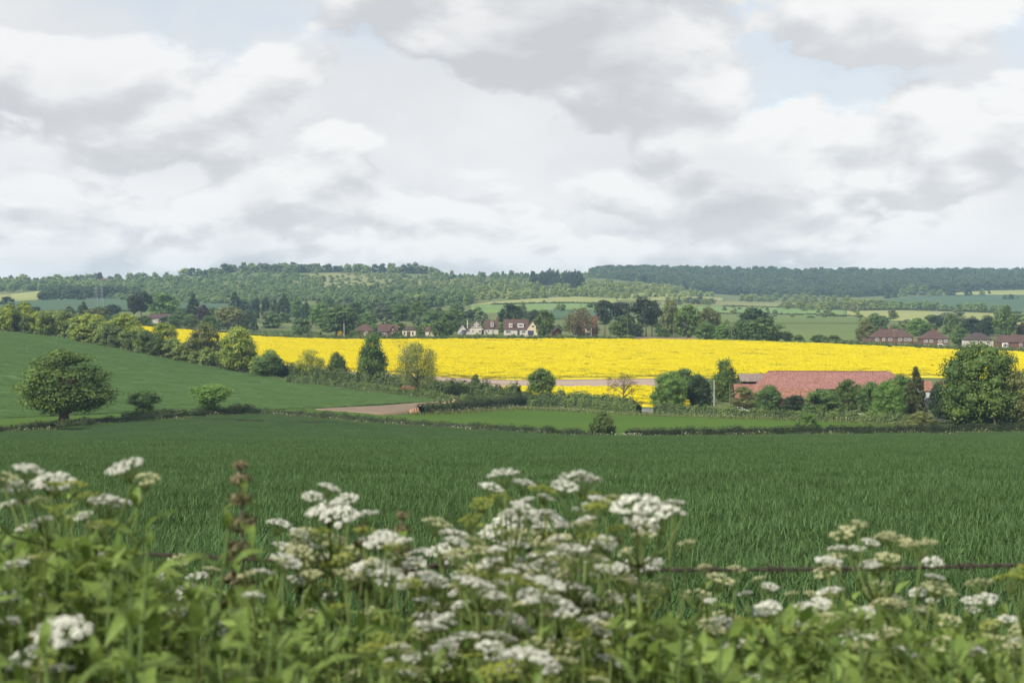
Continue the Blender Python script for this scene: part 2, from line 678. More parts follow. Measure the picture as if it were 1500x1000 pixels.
def field(name, top, bot, lift, mat, label, nx=70, ny=26, kind='structure'):
    px, Y0, Y1 = field_poly(top, bot, nx)
    Y1 = np.maximum(Y1, Y0 + 0.2)
    b, _ = ray(px, 500 + 0 * px)
    t = np.linspace(0, 1, ny)
    Y = np.exp(np.log(Y0)[None, :] * (1 - t[:, None]) + np.log(Y1)[None, :] * t[:, None])
    X = b[None, :] * Y
    Z = ground_z(X, Y) + lift
    v = [np.stack([X.ravel(), Y.ravel(), Z.ravel()], 1)]
    i = np.arange(ny - 1)[:, None] * nx + np.arange(nx - 1)[None, :]
    f = [np.stack([i, i + 1, i + 1 + nx, i + nx], -1).reshape(-1, 4)]
    ring = [k for k in range(nx)] + [r * nx + nx - 1 for r in range(1, ny)] + [(ny - 1) * nx + k for k in range(nx - 2, -1, -1)] + [r * nx for r in range(ny - 2, 0, -1)]
    rv = v[0][ring].copy()
    rv[:, 2] -= lift + 0.6
    o = nx * ny
    v.append(rv)
    n = len(ring)
    ra = np.array(ring)
    k = np.arange(n)
    f.append(np.stack([ra[k], o + k, o + (k + 1) % n, ra[(k + 1) % n]], 1))
    ob = link(name, np_mesh(name, np.concatenate(v), np.concatenate(f), [mat], smooth=True))
    tag(ob, label=label, kind=kind)
    return ob


# crops and grass
M_WHEAT_SOIL = plain('wheat_soil', (0.030, 0.045, 0.020), 0.95, 0.3, 2.0)
M_WHEAT_FAR = field_mat('wheat_far', (0.048, 0.092, 0.026), (0.098, 0.158, 0.046), 0.022, 2.2, (0.22, 1, 1), bump=0.25, big_mix=0.5, lo=0.38, hi=0.62)
M_PASTURE = field_mat('pasture', (0.036, 0.082, 0.004), (0.066, 0.124, 0.009), 0.03, 1.6, (0.3, 1, 1), bump=0.12)
M_SOIL = field_mat('bare_soil', (0.150, 0.112, 0.075), (0.275, 0.212, 0.150), 0.05, 1.6, (0.35, 1, 1), bump=0.12)
M_HEADLAND = field_mat('chalky_headland', (0.24, 0.175, 0.135), (0.40, 0.31, 0.25), 0.05, 1.6, (0.35, 1, 1), bump=0.12)
M_RAPE_BASE = field_mat('rape_base', (0.42, 0.36, 0.03), (0.62, 0.50, 0.02), 0.02, 1.2, bump=0.2)
M_F_PALE = field_mat('far_field_pale', (0.190, 0.215, 0.070), (0.280, 0.290, 0.100), 0.008, 0.25, bump=0.2)
M_F_GREEN = field_mat('far_field_green', (0.110, 0.180, 0.050), (0.165, 0.245, 0.075), 0.008, 0.25, bump=0.2)
M_F_DEEP = field_mat('far_field_deep', (0.040, 0.080, 0.042), (0.068, 0.120, 0.060), 0.008, 0.25, bump=0.2)
M_F_MID = field_mat('far_field_mid', (0.085, 0.125, 0.034), (0.135, 0.175, 0.050), 0.008, 0.25, bump=0.2)
M_F_DOWN = field_mat('downland', (0.130, 0.145, 0.050), (0.230, 0.230, 0.090), 0.006, 0.12, bump=0.3)
M_ROAD = plain('asphalt', (0.16, 0.16, 0.165), 0.9, 0.15, 3.0)

HEDGE1_L = [(-60, 641), (0, 634), (60, 629), (150, 622), (250, 614), (340, 608), (380, 607), (430, 610), (500, 616), (600, 624), (700, 631), (800, 637), (868, 640)]
HEDGE1_R = [(918, 642), (1000, 640), (1170, 637), (1300, 636), (1420, 634), (1560, 632)]
H1 = HEDGE1_L + HEDGE1_R
LEFT_TOP = [(-80, 478), (0, 486), (60, 491), (100, 497), (200, 517), (300, 537), (372, 549), (450, 562), (530, 573), (600, 582), (640, 587)]
LEFT_BOT = [(-80, 616), (0, 613), (190, 605), (340, 602), (470, 598), (600, 590.5), (640, 588.5)]
RAPE_TOP = [(40, 465), (100, 468), (205, 480), (300, 488), (375, 496), (450, 499), (530, 500.5), (750, 499.5), (900, 500), (1000, 501), (1100, 503), (1200, 507), (1300, 511), (1400, 516), (1560, 521)]
RAPE_BOT = [(40, 472), (100, 478), (205, 497), (300, 512), (375, 527), (440, 539), (530, 545), (640, 552), (750, 556.5), (850, 555.5), (965, 554), (1100, 553), (1300, 552), (1560, 556)]
LANE_TOP = [(-10, 641), (0, 640)]

field('wheat_field', [(p[0], p[1] + 3.0) for p in H1], [(-60, 1060), (1560, 1060)], 0.05, M_WHEAT_SOIL, 'dark green wheat field below the foreground flowers', 90, 60)
field('wheat_field', LEFT_TOP, LEFT_BOT, 0.22, M_WHEAT_FAR, 'green wheat field rising to the left hedgerow', 90, 40)
field('pasture', [(-80, 617), (0, 614), (190, 606), (340, 603), (470, 599.5), (560, 609), (640, 606), (700, 604), (760, 599), (830, 601), (950, 609), (1100, 614), (1200, 617), (1560, 620)],
      [(p[0], p[1] - 1.5) for p in H1], 0.12, M_PASTURE, 'bright green pasture strip between the hedges', 100, 20)
field('bare_soil', [(462, 600), (560, 595), (600, 592), (645, 588.5)], [(462, 601), (560, 607.5), (612, 606.5), (645, 601)], 0.22, M_SOIL, 'bare brown soil at the corner of the wheat field', 40, 10)
field('rapeseed_field', RAPE_TOP, RAPE_BOT, 0.35, M_RAPE_BASE, 'bright yellow rapeseed field across the valley floor', 120, 40)
field('bare_soil', [(505, 543.5), (530, 545.5), (640, 552.5), (750, 557), (850, 556), (965, 554.5), (1010, 554.5)], [(505, 545.5), (530, 548), (640, 557), (690, 564), (720, 570), (850, 570), (960, 569), (1010, 568)], 0.1, M_HEADLAND, 'pale bare strip along the near edge of the rapeseed', 60, 8)
field('rapeseed_field', [(735, 573), (850, 572), (1010, 571)], [(735, 576), (800, 586), (950, 596), (1010, 596)], 0.35, M_RAPE_BASE, 'narrow yellow rapeseed strip beside the lane', 50, 10)
field('road', [(430, 547), (470, 554), (600, 572), (700, 582), (800, 590), (940, 598), (1100, 604), (1300, 611), (1560, 615)], [(430, 550), (470, 557), (600, 575.5), (700, 586), (800, 594.5), (940, 602.5), (1100, 608.5), (1300, 615), (1560, 619)], 0.06, M_ROAD, 'grey lane between the hedges', 80, 5)

# fields beyond the village and on the hills
FAR = [
    ([(-40, 431), (0, 431.5), (20, 431), (62, 427)], [(-40, 443), (0, 443), (20, 443), (62, 440)], M_F_PALE, 'pale field on the far left hillside'),
    ([(78, 425), (122, 423)], [(78, 430.5), (122, 429)], M_F_PALE, 'small pale field below the far left trees'),
    ([(-40, 447), (60, 441), (130, 438), (195, 437.5), (260, 443), (345, 446)], [(-40, 459), (60, 458), (195, 456), (260, 453), (345, 454)], M_F_DEEP, 'deep green field beyond the left hedgerow'),
    ([(430, 403), (500, 400), (560, 404), (640, 412)], [(430, 412), (470, 420), (560, 426), (640, 428)], M_F_DOWN, 'open grassy slope on the wooded hill'),
    ([(690, 447), (720, 443), (800, 437), (850, 435), (905, 438)], [(690, 447.6), (720, 446), (800, 444), (850, 444), (905, 446)], M_F_PALE, 'pale field under the hill woods'),
    ([(690, 448), (720, 446.6), (800, 444.6), (850, 444.6), (905, 446.6)], [(690, 458), (760, 458), (800, 456), (850, 454), (905, 455)], M_F_GREEN, 'light green field behind the white houses'),
    ([(795, 456.6), (850, 454.8), (905, 455.6)], [(795, 468), (850, 468), (905, 468)], M_F_DEEP, 'deep green field behind the bare tree'),
    ([(905, 433), (950, 430), (1000, 432.5), (1060, 437)], [(905, 440), (950, 441), (1000, 441), (1060, 441.5)], M_F_PALE, 'pale field behind the pines'),
    ([(925, 408), (950, 409), (985, 413), (1012, 419)], [(925, 408.6), (950, 413), (985, 419), (1012, 421)], M_F_GREEN, 'green field on the edge of the far wood'),
    ([(930, 442), (1010, 442), (1100, 442), (1200, 446)], [(930, 447), (1010, 448), (1100, 449), (1200, 452)], M_F_DOWN, 'scrubby olive field beyond the pines'),
    ([(930, 447.8), (1060, 449), (1100, 449.8), (1240, 455)], [(930, 461), (1060, 460), (1160, 461), (1240, 464)], M_F_GREEN, 'light green field beyond the dark oaks'),
    ([(930, 462), (1060, 461), (1160, 462), (1262, 466)], [(930, 474), (1060, 474), (1160, 474), (1262, 474)], M_F_MID, 'long mid green field behind the village'),
    ([(1120, 475), (1200, 475), (1262, 475)], [(1120, 500), (1200, 502), (1262, 502)], M_F_MID, 'green meadow left of the brick houses'),
    ([(1240, 456), (1330, 455), (1420, 458), (1560, 463)], [(1240, 466), (1330, 470), (1420, 472), (1560, 478)], M_F_PALE, 'pale meadow behind the brick houses'),
    ([(1280, 441), (1340, 435), (1400, 432.5), (1560, 432.5)], [(1280, 444), (1340, 452), (1420, 456), (1560, 461)], M_F_DEEP, 'blue green field on the right hillside'),
    ([(1400, 429), (1450, 426), (1560, 424)], [(1400, 431.6), (1450, 431.6), (1560, 431.6)], M_F_PALE, 'pale field below the right hand wood'),
    ([(1478, 446), (1560, 440)], [(1478, 447), (1560, 452)], M_F_GREEN, 'small green field at the right hillside track'),
]
for i, (a, b, m, lab) in enumerate(FAR):
    field('field', a, b, 0.6 + 0.05 * (i % 4), m, lab, 40, 10)


# ------------------------------------------------------------------ instanced crops
def scatter(name, pts, rots, scl, idx, sources, label, extra_kind='stuff'):
    """one object of points; its geometry nodes put a patch of the crop on every point"""
    me = bpy.data.meshes.new(name)
    me.vertices.add(len(pts))
    me.vertices.foreach_set('co', np.asarray(pts, np.float32).ravel())
    a = me.attributes.new('rot', 'FLOAT_VECTOR', 'POINT')
    a.data.foreach_set('vector', np.asarray(rots, np.float32).ravel())
    a = me.attributes.new('scl', 'FLOAT_VECTOR', 'POINT')
    a.data.foreach_set('vector', np.asarray(scl, np.float32).ravel())
    a = me.attributes.new('idx', 'INT', 'POINT')
    a.data.foreach_set('value', np.asarray(idx, np.int32))
    o = link(name, me)
    src = bpy.data.collections.new(name + '_patches')
    for k, s in enumerate(sources):
        so = bpy.data.objects.new('%s_patch_%02d' % (name, k), s)
        src.objects.link(so)
    gt = bpy.data.node_groups.new(name + '_nodes', 'GeometryNodeTree')
    gt.interface.new_socket('Geometry', in_out='INPUT', socket_type='NodeSocketGeometry')
    gt.interface.new_socket('Geometry', in_out='OUTPUT', socket_type='NodeSocketGeometry')
    gi = gt.nodes.new('NodeGroupInput')
    go = gt.nodes.new('NodeGroupOutput')
    ci = gt.nodes.new('GeometryNodeCollectionInfo')
    ci.inputs['Collection'].default_value = src
    ci.inputs['Separate Children'].default_value = True
    ci.inputs['Reset Children'].default_value = True
    ip = gt.nodes.new('GeometryNodeInstanceOnPoints')
    ip.inputs['Pick Instance'].default_value = True

    def named(n, ty):
        q = gt.nodes.new('GeometryNodeInputNamedAttribute')
        q.data_type = ty
        q.inputs['Name'].default_value = n
        return [s for s in q.outputs if s.enabled and s.name == 'Attribute'][0]
    e2r = gt.nodes.new('FunctionNodeEulerToRotation')
    gt.links.new(named('rot', 'FLOAT_VECTOR'), e2r.inputs[0])
    gt.links.new(gi.outputs[0], ip.inputs['Points'])
    gt.links.new(ci.outputs[0], ip.inputs['Instance'])
    gt.links.new(named('idx', 'INT'), ip.inputs['Instance Index'])
    gt.links.new(e2r.outputs[0], ip.inputs['Rotation'])
    gt.links.new(named('scl', 'FLOAT_VECTOR'), ip.inputs['Scale'])
    gt.links.new(ip.outputs[0], go.inputs[0])
    md = o.modifiers.new('patches', 'NODES')
    md.node_group = gt
    tag(o, label=label, kind=extra_kind)
    return o


def in_poly(x, y, poly):
    c = np.zeros(len(x), bool)
    n = len(poly)
    j = n - 1
    for i in range(n):
        xi, yi = poly[i]
        xj, yj = poly[j]
        hitm = ((yi > y) != (yj > y)) & (x < (xj - xi) * (y - yi) / (yj - yi + 1e-12) + xi)
        c ^= hitm
        j = i
    return c


def world_poly(top, bot, n=80):
    px, Y0, Y1 = field_poly(top, bot, n)
    b, _ = ray(px, 500 + 0 * px)
    return [(b[i] * Y0[i], Y0[i]) for i in range(n)] + [(b[i] * Y1[i], Y1[i]) for i in range(n - 1, -1, -1)]


def crop_points(cell, ymin, ymax, spread, margin, poly=None, ang=0.0, jit=0.25):
    """centres of crop patches on a jittered grid inside the field"""
    xm = ymax * spread + margin
    gx = np.arange(-xm, xm, cell)
    gy = np.arange(ymin, ymax, cell)
    X, Y = [q.ravel() for q in np.meshgrid(gx, gy)]
    X = X + rng.uniform(-jit, jit, len(X)) * cell
    Y = Y + rng.uniform(-jit, jit, len(Y)) * cell
    k = np.abs(X) < Y * spread + margin
    X, Y = X[k], Y[k]
    if poly is not None:
        k = in_poly(X, Y, poly)
        X, Y = X[k], Y[k]
    return X, Y


def tilt_rots(X, Y, rz):
    e = 0.5
    sx = (ground_z(X + e, Y) - ground_z(X - e, Y)) / (2 * e)
    sy = (ground_z(X, Y + e) - ground_z(X, Y - e)) / (2 * e)
    out = np.zeros((len(X), 3))
    for i in range(len(X)):
        n = Vector((-sx[i], -sy[i], 1)).normalized()
        q = Vector((0, 0, 1)).rotation_difference(n)
        m = q.to_matrix() @ Matrix.Rotation(rz[i], 3, 'Z')
        out[i] = m.to_euler()
    return out


M_BLADE = leaf_mat('wheat_blade', (0.047, 0.098, 0.030), (0.118, 0.198, 0.066), trans=0.32, rough=0.55, spec=0.18, objvar=0.10)
M_RAPE = leaf_mat('rape_flower', (0.64, 0.53, 0.006), (0.90, 0.80, 0.016), trans=0.25, rough=0.7, spec=0.1, objvar=0.05)
M_RAPE_G = leaf_mat('rape_green', (0.22, 0.24, 0.035), (0.42, 0.42, 0.05), trans=0.25, rough=0.7, spec=0.1, objvar=0.05)


M_BLADE_SUNLIT = leaf_mat('sunlit_wheat_blade', (0.082, 0.158, 0.044), (0.190, 0.306, 0.104), trans=0.32, rough=0.6, spec=0.15, objvar=0.10)  # the same wheat, lightened: sun on the left field painted into its colour


def blade_patch(seed, size, n, h, length, width, seg=3, mat=None):
    """wheat leaves: arched tapering blades standing on stems"""
    r = np.random.default_rng(seed)
    x = r.uniform(-size / 2, size / 2, n)
    y = r.uniform(-size / 2, size / 2, n)
    top = h * r.uniform(0.80, 1.12, n)
    ln = length * r.uniform(0.6, 1.25, n)
    z0 = np.maximum(top - ln * r.uniform(0.75, 1.0, n), 0)
    az = r.uniform(0, 2 * np.pi, n)
    lean = r.uniform(0.05, 0.55, n)
    curl = r.uniform(0.0, 1.5, n) ** 1.6
    wd = width * r.uniform(0.6, 1.2, n)
    tw = az + np.pi / 2 + r.uniform(-0.8, 0.8, n)
    V = np.zeros((n, (seg + 1) * 2, 3))
    p = np.stack([x, y, z0], 1)
    for k in range(seg + 1):
        t = k / seg
        a = lean + curl * t
        if k:
            st = ln / seg
            p = p + np.stack([np.sin(a) * np.cos(az), np.sin(a) * np.sin(az), np.cos(a)], 1) * st[:, None]
        w = wd * (1 - t ** 2 * 0.93) * 0.5
        off = np.stack([np.cos(tw), np.sin(tw), np.zeros(n)], 1) * w[:, None]
        V[:, 2 * k] = p - off
        V[:, 2 * k + 1] = p + off
    base = np.arange(n)[:, None] * ((seg + 1) * 2)
    F = np.concatenate([base + np.array([[2 * k, 2 * k + 1, 2 * k + 3, 2 * k + 2]]) for k in range(seg)], 0)
    ti = np.tile(np.clip(r.normal(0.45, 0.25, n), 0, 1), seg)
    return np_mesh('wheat_patch', V.reshape(-1, 3), F, [mat or M_BLADE], ti)


near_src = [blade_patch(s, 1.15, 1500, 0.56, 0.135, 0.0095) for s in (1, 2, 3, 4)]
far_src = [blade_patch(s, 3.4, 3200, 0.56, 0.17, 0.019, 2) for s in (11, 12, 13)]
WH_POLY = world_poly([(p[0], p[1] + 3.0) for p in H1], [(-60, 1060), (1560, 1060)])
WH_POLY = [(x * 1.02, y) for x, y in WH_POLY]


def tram(X, Y, ang, off, gap, width):
    """wheel tracks: pairs of parallel bare lines across the crop"""
    d = X * math.cos(ang) + Y * math.sin(ang) + off
    m = np.mod(d, gap)
    return (np.abs(m - gap * 0.5 - 0.9) < width) | (np.abs(m - gap * 0.5 + 0.9) < width)


X, Y = crop_points(1.0, 4.6, 62, 0.40, 2.5)
rz = rng.integers(0, 4, len(X)) * math.pi / 2 + rng.uniform(-0.3, 0.3, len(X))
sc = np.stack([np.full(len(X), 1.0), np.full(len(X), 1.0), rng.uniform(0.9, 1.12, len(X))], 1)
scatter('wheat', np.stack([X, Y, ground_z(X, Y) + 0.03], 1), tilt_rots(X, Y, rz), sc, rng.integers(0, 4, len(X)), near_src, 'dense green wheat blades in the near field')
X, Y = crop_points(3.0, 61, 262, 0.42, 4, WH_POLY)
k = ~tram(X, Y, 1.40, 3.0, 24.0, 1.0)
X, Y = X[k], Y[k]
rz = rng.integers(0, 4, len(X)) * math.pi / 2 + rng.uniform(-0.3, 0.3, len(X))
sc = np.stack([np.full(len(X), 1.0), np.full(len(X), 1.0), rng.uniform(0.9, 1.1, len(X))], 1)
scatter('wheat', np.stack([X, Y, ground_z(X, Y) + 0.03], 1), tilt_rots(X, Y, rz), sc, rng.integers(0, 3, len(X)), far_src, 'dense green wheat towards the far hedge of the near field')

sunlit_src = [blade_patch(s, 3.4, 3200, 0.50, 0.17, 0.020, 2, M_BLADE_SUNLIT) for s in (31, 32)]
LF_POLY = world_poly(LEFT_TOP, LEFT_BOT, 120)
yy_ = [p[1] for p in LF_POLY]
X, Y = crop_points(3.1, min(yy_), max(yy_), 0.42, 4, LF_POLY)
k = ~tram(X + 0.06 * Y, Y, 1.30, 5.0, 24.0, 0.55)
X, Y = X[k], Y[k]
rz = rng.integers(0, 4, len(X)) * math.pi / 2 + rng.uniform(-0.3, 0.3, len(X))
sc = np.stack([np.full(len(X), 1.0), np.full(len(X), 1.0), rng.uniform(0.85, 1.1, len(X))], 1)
scatter('wheat', np.stack([X, Y, ground_z(X, Y) + 0.03], 1), tilt_rots(X, Y, rz), sc, rng.integers(0, 2, len(X)), sunlit_src, 'green wheat on the rising field at the left')


def rape_patch(seed, size, n, frac, h=1.15):
    """flowering rape: flecks of flower over green stalks"""
    r = np.random.default_rng(seed)
    c = np.stack([r.uniform(-size / 2, size / 2, n), r.uniform(-size / 2, size / 2, n), np.zeros(n)], 1)
    fl = r.uniform(0, 1, n) < frac
    hh = h + 0.12 * np.sin(c[:, 0] * 2.1 + seed) * np.cos(c[:, 1] * 1.7)
    c[:, 2] = np.where(fl, hh * r.uniform(0.80, 1.08, n), hh * r.uniform(0.35, 0.95, n))
    nrm = r.normal(0, 0.6, (n, 3))
    nrm[:, 2] += 0.8
    v, f = leaf_quads(c, nrm, r.uniform(0.08, 0.15, n), r)
    return np_mesh('rape_patch', v, f, [M_RAPE, M_RAPE_G], np.clip(r.normal(0.5, 0.25, n), 0, 1), np.where(fl, 0, 1))


def leaf_quads(c, nrm, s, r, aspect=0.62):
    nrm = nrm / (np.linalg.norm(nrm, axis=1, keepdims=True) + 1e-9)
    q = r.normal(0, 1, nrm.shape)
    t = np.cross(nrm, q)
    t /= (np.linalg.norm(t, axis=1, keepdims=True) + 1e-9)
    b = np.cross(nrm, t)
    s = np.asarray(s)[:, None]
    V = np.stack([c - t * s, c + b * s * aspect, c + t * s, c - b * s * aspect], 1)
    n = len(c)
    F = np.arange(n * 4).reshape(n, 4)
    return V.reshape(-1, 3), F


#RS
rape_src = [rape_patch(s, 4.6, 1500, f) for s, f in ((21, 0.95), (22, 0.89), (23, 0.80))] + [rape_patch(s, 4.6, 800, 0.42, 0.85) for s in (24, 25)]
for (poly, lab, strip) in ((world_poly(RAPE_TOP, RAPE_BOT, 120), 'flowering yellow rapeseed crop across the valley', False),
                           (world_poly([(735, 573), (850, 572), (1010, 571)], [(735, 576), (800, 586), (950, 596), (1010, 596)]), 'flowering yellow rapeseed beside the lane', True)):
    yy_ = [p[1] for p in poly]
    X, Y = crop_points(4.0, min(yy_), max(yy_), 0.45, 10, poly)
    if not strip:
        wheel = tram(X, Y, 1.53, 0.0, 24.0, 0.9)
    rz = rng.uniform(0, 6.28, len(X))
    b = X / Y
    # the crop thins out towards its near headland
    pxx = 750 + b * FPX
    yb = np.interp(pxx, [p[0] for p in RAPE_BOT], hit([p[0] for p in RAPE_BOT], [p[1] for p in RAPE_BOT])[1])
    near_edge = np.clip(1 - (Y - yb) / 38.0, 0, 1) * (0.0 if strip else 1.0) * np.clip((pxx - 480) / 150, 0, 1)
    wob = np.sin(X * 0.021 + Y * 0.06) * np.sin(Y * 0.11 + 1.3)
    thin = rng.uniform(0, 1, len(X)) < near_edge * 0.75 + 0.06 + 0.14 * (wob > 0.55)
    if not strip:
        thin = thin | (wheel & (rng.uniform(0, 1, len(X)) < 0.5))
    band = 0.9 * np.sin(Y * 0.21 + X * 0.012 + 2.0 * np.sin(X * 0.013)) + 0.7 * np.sin(Y * 0.083 + 1.0 + X * 0.007) + rng.normal(0, 0.75, len(X))
    band = band + np.clip((Y - 545) / 30.0, 0, 1) * 0.9  # cloud shade on the far part, put into the crop as fewer flowers
    idx = np.where(thin, rng.integers(3, 5, len(X)), np.where(band > 1.25, 2, np.where(band > 0.1, 1, 0)))
    sc = np.stack([np.ones(len(X)), np.ones(len(X)), rng.uniform(0.9, 1.1, len(X))], 1)
    scatter('rapeseed', np.stack([X, Y, ground_z(X, Y) + 0.05], 1), tilt_rots(X, Y, rz), sc, idx, rape_src, lab)

# ------------------------------------------------------------------ trees: unit height, unit width; lobes of leaves on limbs
ICO_V, ICO_F = None, None


def ico():
    global ICO_V, ICO_F
    if ICO_V is None:
        import bmesh
        bm = bmesh.new()
        bmesh.ops.create_icosphere(bm, subdivisions=1, radius=1.0)
        bm.verts.ensure_lookup_table()
        ICO_V = np.array([v.co[:] for v in bm.verts])
        ICO_F = np.array([[v.index for v in f.verts] for f in bm.faces])
        bm.free()
    return ICO_V, ICO_F


# silhouettes: crown half-width at heights (fraction of height), lobe count, lobe size, leaf scatter, core
KIND = {
    'round':  dict(z=[.10, .16, .30, .55, .78, .93, 1.0], r=[.20, .40, .48, .50, .42, .24, .06], nl=84, lr=(.09, .16), flat=.78, core=.66, shell=.34),
    'broad':  dict(z=[.21, .27, .38, .55, .75, .90, 1.0], r=[.26, .43, .50, .48, .40, .26, .08], nl=130, lr=(.07, .135), flat=.66, core=.52, shell=.40),
    'oval':   dict(z=[.08, .15, .30, .50, .75, .92, 1.0], r=[.18, .36, .47, .48, .36, .18, .03], nl=74, lr=(.09, .16), flat=.85, core=.64, shell=.34),
    'bush':   dict(z=[.00, .10, .30, .55, .78, .93, 1.0], r=[.40, .46, .50, .47, .38, .22, .06], nl=60, lr=(.10, .18), flat=.80, core=.70, shell=.32),
    'vase':   dict(z=[.16, .30, .48, .66, .82, .94, 1.0], r=[.10, .22, .36, .49, .48, .32, .10], nl=64, lr=(.08, .15), flat=.75, core=.5, shell=.42),
    'tall':   dict(z=[.06, .14, .28, .42, .58, .74, .88, 1.0], r=[.18, .34, .50, .46, .40, .38, .24, .04], nl=70, lr=(.09, .16), flat=.9, core=.60, shell=.38),
    'airy':   dict(z=[.16, .28, .45, .62, .80, .93, 1.0], r=[.22, .40, .50, .48, .38, .22, .05], nl=70, lr=(.07, .13), flat=.95, core=0.0, shell=.6),
    'bare':   dict(z=[.22, .34, .52, .70, .86, 1.0], r=[.20, .38, .50, .46, .34, .10], nl=34, lr=(.06, .12), flat=1.0, core=0.0, shell=.7),
    'cone':   dict(z=[.03, .10, .30, .55, .80, .93, 1.0], r=[.42, .50, .45, .36, .22, .10, .01], nl=150, lr=(.06, .11), flat=.62, core=.80, shell=.30),
    'column': dict(z=[.02, .10, .35, .60, .82, 1.0], r=[.36, .46, .50, .44, .28, .03], nl=34, lr=(.10, .17), flat=1.3, core=.85, shell=.22),
    'pine':   dict(z=[.40, .50, .62, .75, .88, .96, 1.0], r=[.16, .34, .44, .50, .44, .28, .10], nl=48, lr=(.09, .17), flat=.50, core=.55, shell=.36),
}


def crown_arrays(kind, seed, nleaf, lsize, core=True):
    k = KIND[kind]
    r = np.random.default_rng(seed)
    nl = k['nl']
    zr = np.array(k['z'])
    rr = np.array(k['r'])
    # heights drawn where the crown is wide
    zz = np.linspace(zr[0], zr[-1], 200)
    w = np.interp(zz, zr, rr) + 0.04
    cdf = np.cumsum(w)
    cdf /= cdf[-1]
    z = np.interp(r.uniform(0, 1, nl), cdf, zz)
    lr = r.uniform(k['lr'][0], k['lr'][1], nl)
    az = np.arange(nl) * 2.399 + r.uniform(-.5, .5, nl)
    # a lopsided outline: the reach varies with the bearing
    ph = r.uniform(0, 6.28, 3)
    lop = 0.45 if kind == 'broad' else 1.0
    reach = 1 + lop * (0.10 * np.sin(az + ph[0]) + 0.09 * np.sin(2 * az + ph[1] + 5 * z) + 0.06 * np.sin(3 * az + ph[2]))
    rad = np.maximum(np.interp(z, zr, rr) * reach - lr * 0.75, 0.0) * np.where(r.uniform(0, 1, nl) < 0.22, r.uniform(0.1, 0.7, nl), r.uniform(0.75, 1.0, nl))
    z = np.minimum(z, 1.0 - lr * k['flat'] * 0.8)
    C = np.stack([np.cos(az) * rad, np.sin(az) * rad, z], 1)
    ltint = np.clip(r.normal(0.48, 0.20, nl), 0.05, 0.95)
    pick = r.choice(nl, nleaf * 2, p=lr ** 2 / (lr ** 2).sum())
    d = r.normal(0, 1, (len(pick), 3))
    d[:, 2] += 0.25
    d /= np.linalg.norm(d, axis=1, keepdims=True)
    sh = k['shell']
    rho = 1 + r.uniform(-sh, sh * 0.75, len(pick))
    P = C[pick] + d * (lr[pick] * rho)[:, None] * np.array([1, 1, k['flat']])
    # leave out what is buried in other lobes
    D = np.full(len(P), 9.0)
    for i in range(nl):
        q = (P - C[i]) / np.array([1, 1, k['flat']])
        di = np.linalg.norm(q, axis=1) / lr[i]
        di[pick == i] = 9
        D = np.minimum(D, di)
    keep = (D > 0.62) & (P[:, 2] > 0.0)
    P, d, pick = P[keep][:nleaf], d[keep][:nleaf], pick[keep][:nleaf]
    nrm = d * 0.9 + r.normal(0, 0.55, P.shape)
    nrm[:, 2] += 0.25
    s = lsize * r.uniform(0.6, 1.3, len(P))
    V, F = leaf_quads(P, nrm, s, r)
    tint = np.clip(ltint[pick] + r.normal(0, 0.17, len(P)), 0, 1)
    V = [V]
    Fq = F
    Ft = np.zeros((0, 3), int)
    tt = []
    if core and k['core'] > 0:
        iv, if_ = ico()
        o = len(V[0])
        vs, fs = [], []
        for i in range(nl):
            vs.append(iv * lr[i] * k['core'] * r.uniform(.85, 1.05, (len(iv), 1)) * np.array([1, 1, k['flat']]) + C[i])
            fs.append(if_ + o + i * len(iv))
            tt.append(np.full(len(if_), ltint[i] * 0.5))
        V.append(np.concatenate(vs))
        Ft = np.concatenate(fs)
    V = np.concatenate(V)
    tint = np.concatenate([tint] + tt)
    # bring the crown to unit width and height
    q = np.percentile(np.hypot(V[:, 0], V[:, 1]), 97.5)
    V[:, :2] *= 0.49 / q
    C = C.copy()
    C[:, :2] *= 0.49 / q
    top = np.percentile(V[:, 2], 99.7)
    V[:, 2] = np.where(V[:, 2] > 0.3, 0.3 + (V[:, 2] - 0.3) * 0.7 / (top - 0.3), V[:, 2])
    V[:, 2] = np.maximum(V[:, 2], 0.0)
    return V, Fq, Ft, tint, C, lr


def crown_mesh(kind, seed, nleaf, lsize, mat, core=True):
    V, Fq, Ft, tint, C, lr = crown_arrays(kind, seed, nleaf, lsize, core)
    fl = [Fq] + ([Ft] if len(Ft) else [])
    return np_mesh('crown', V, fl, [mat], tint), C


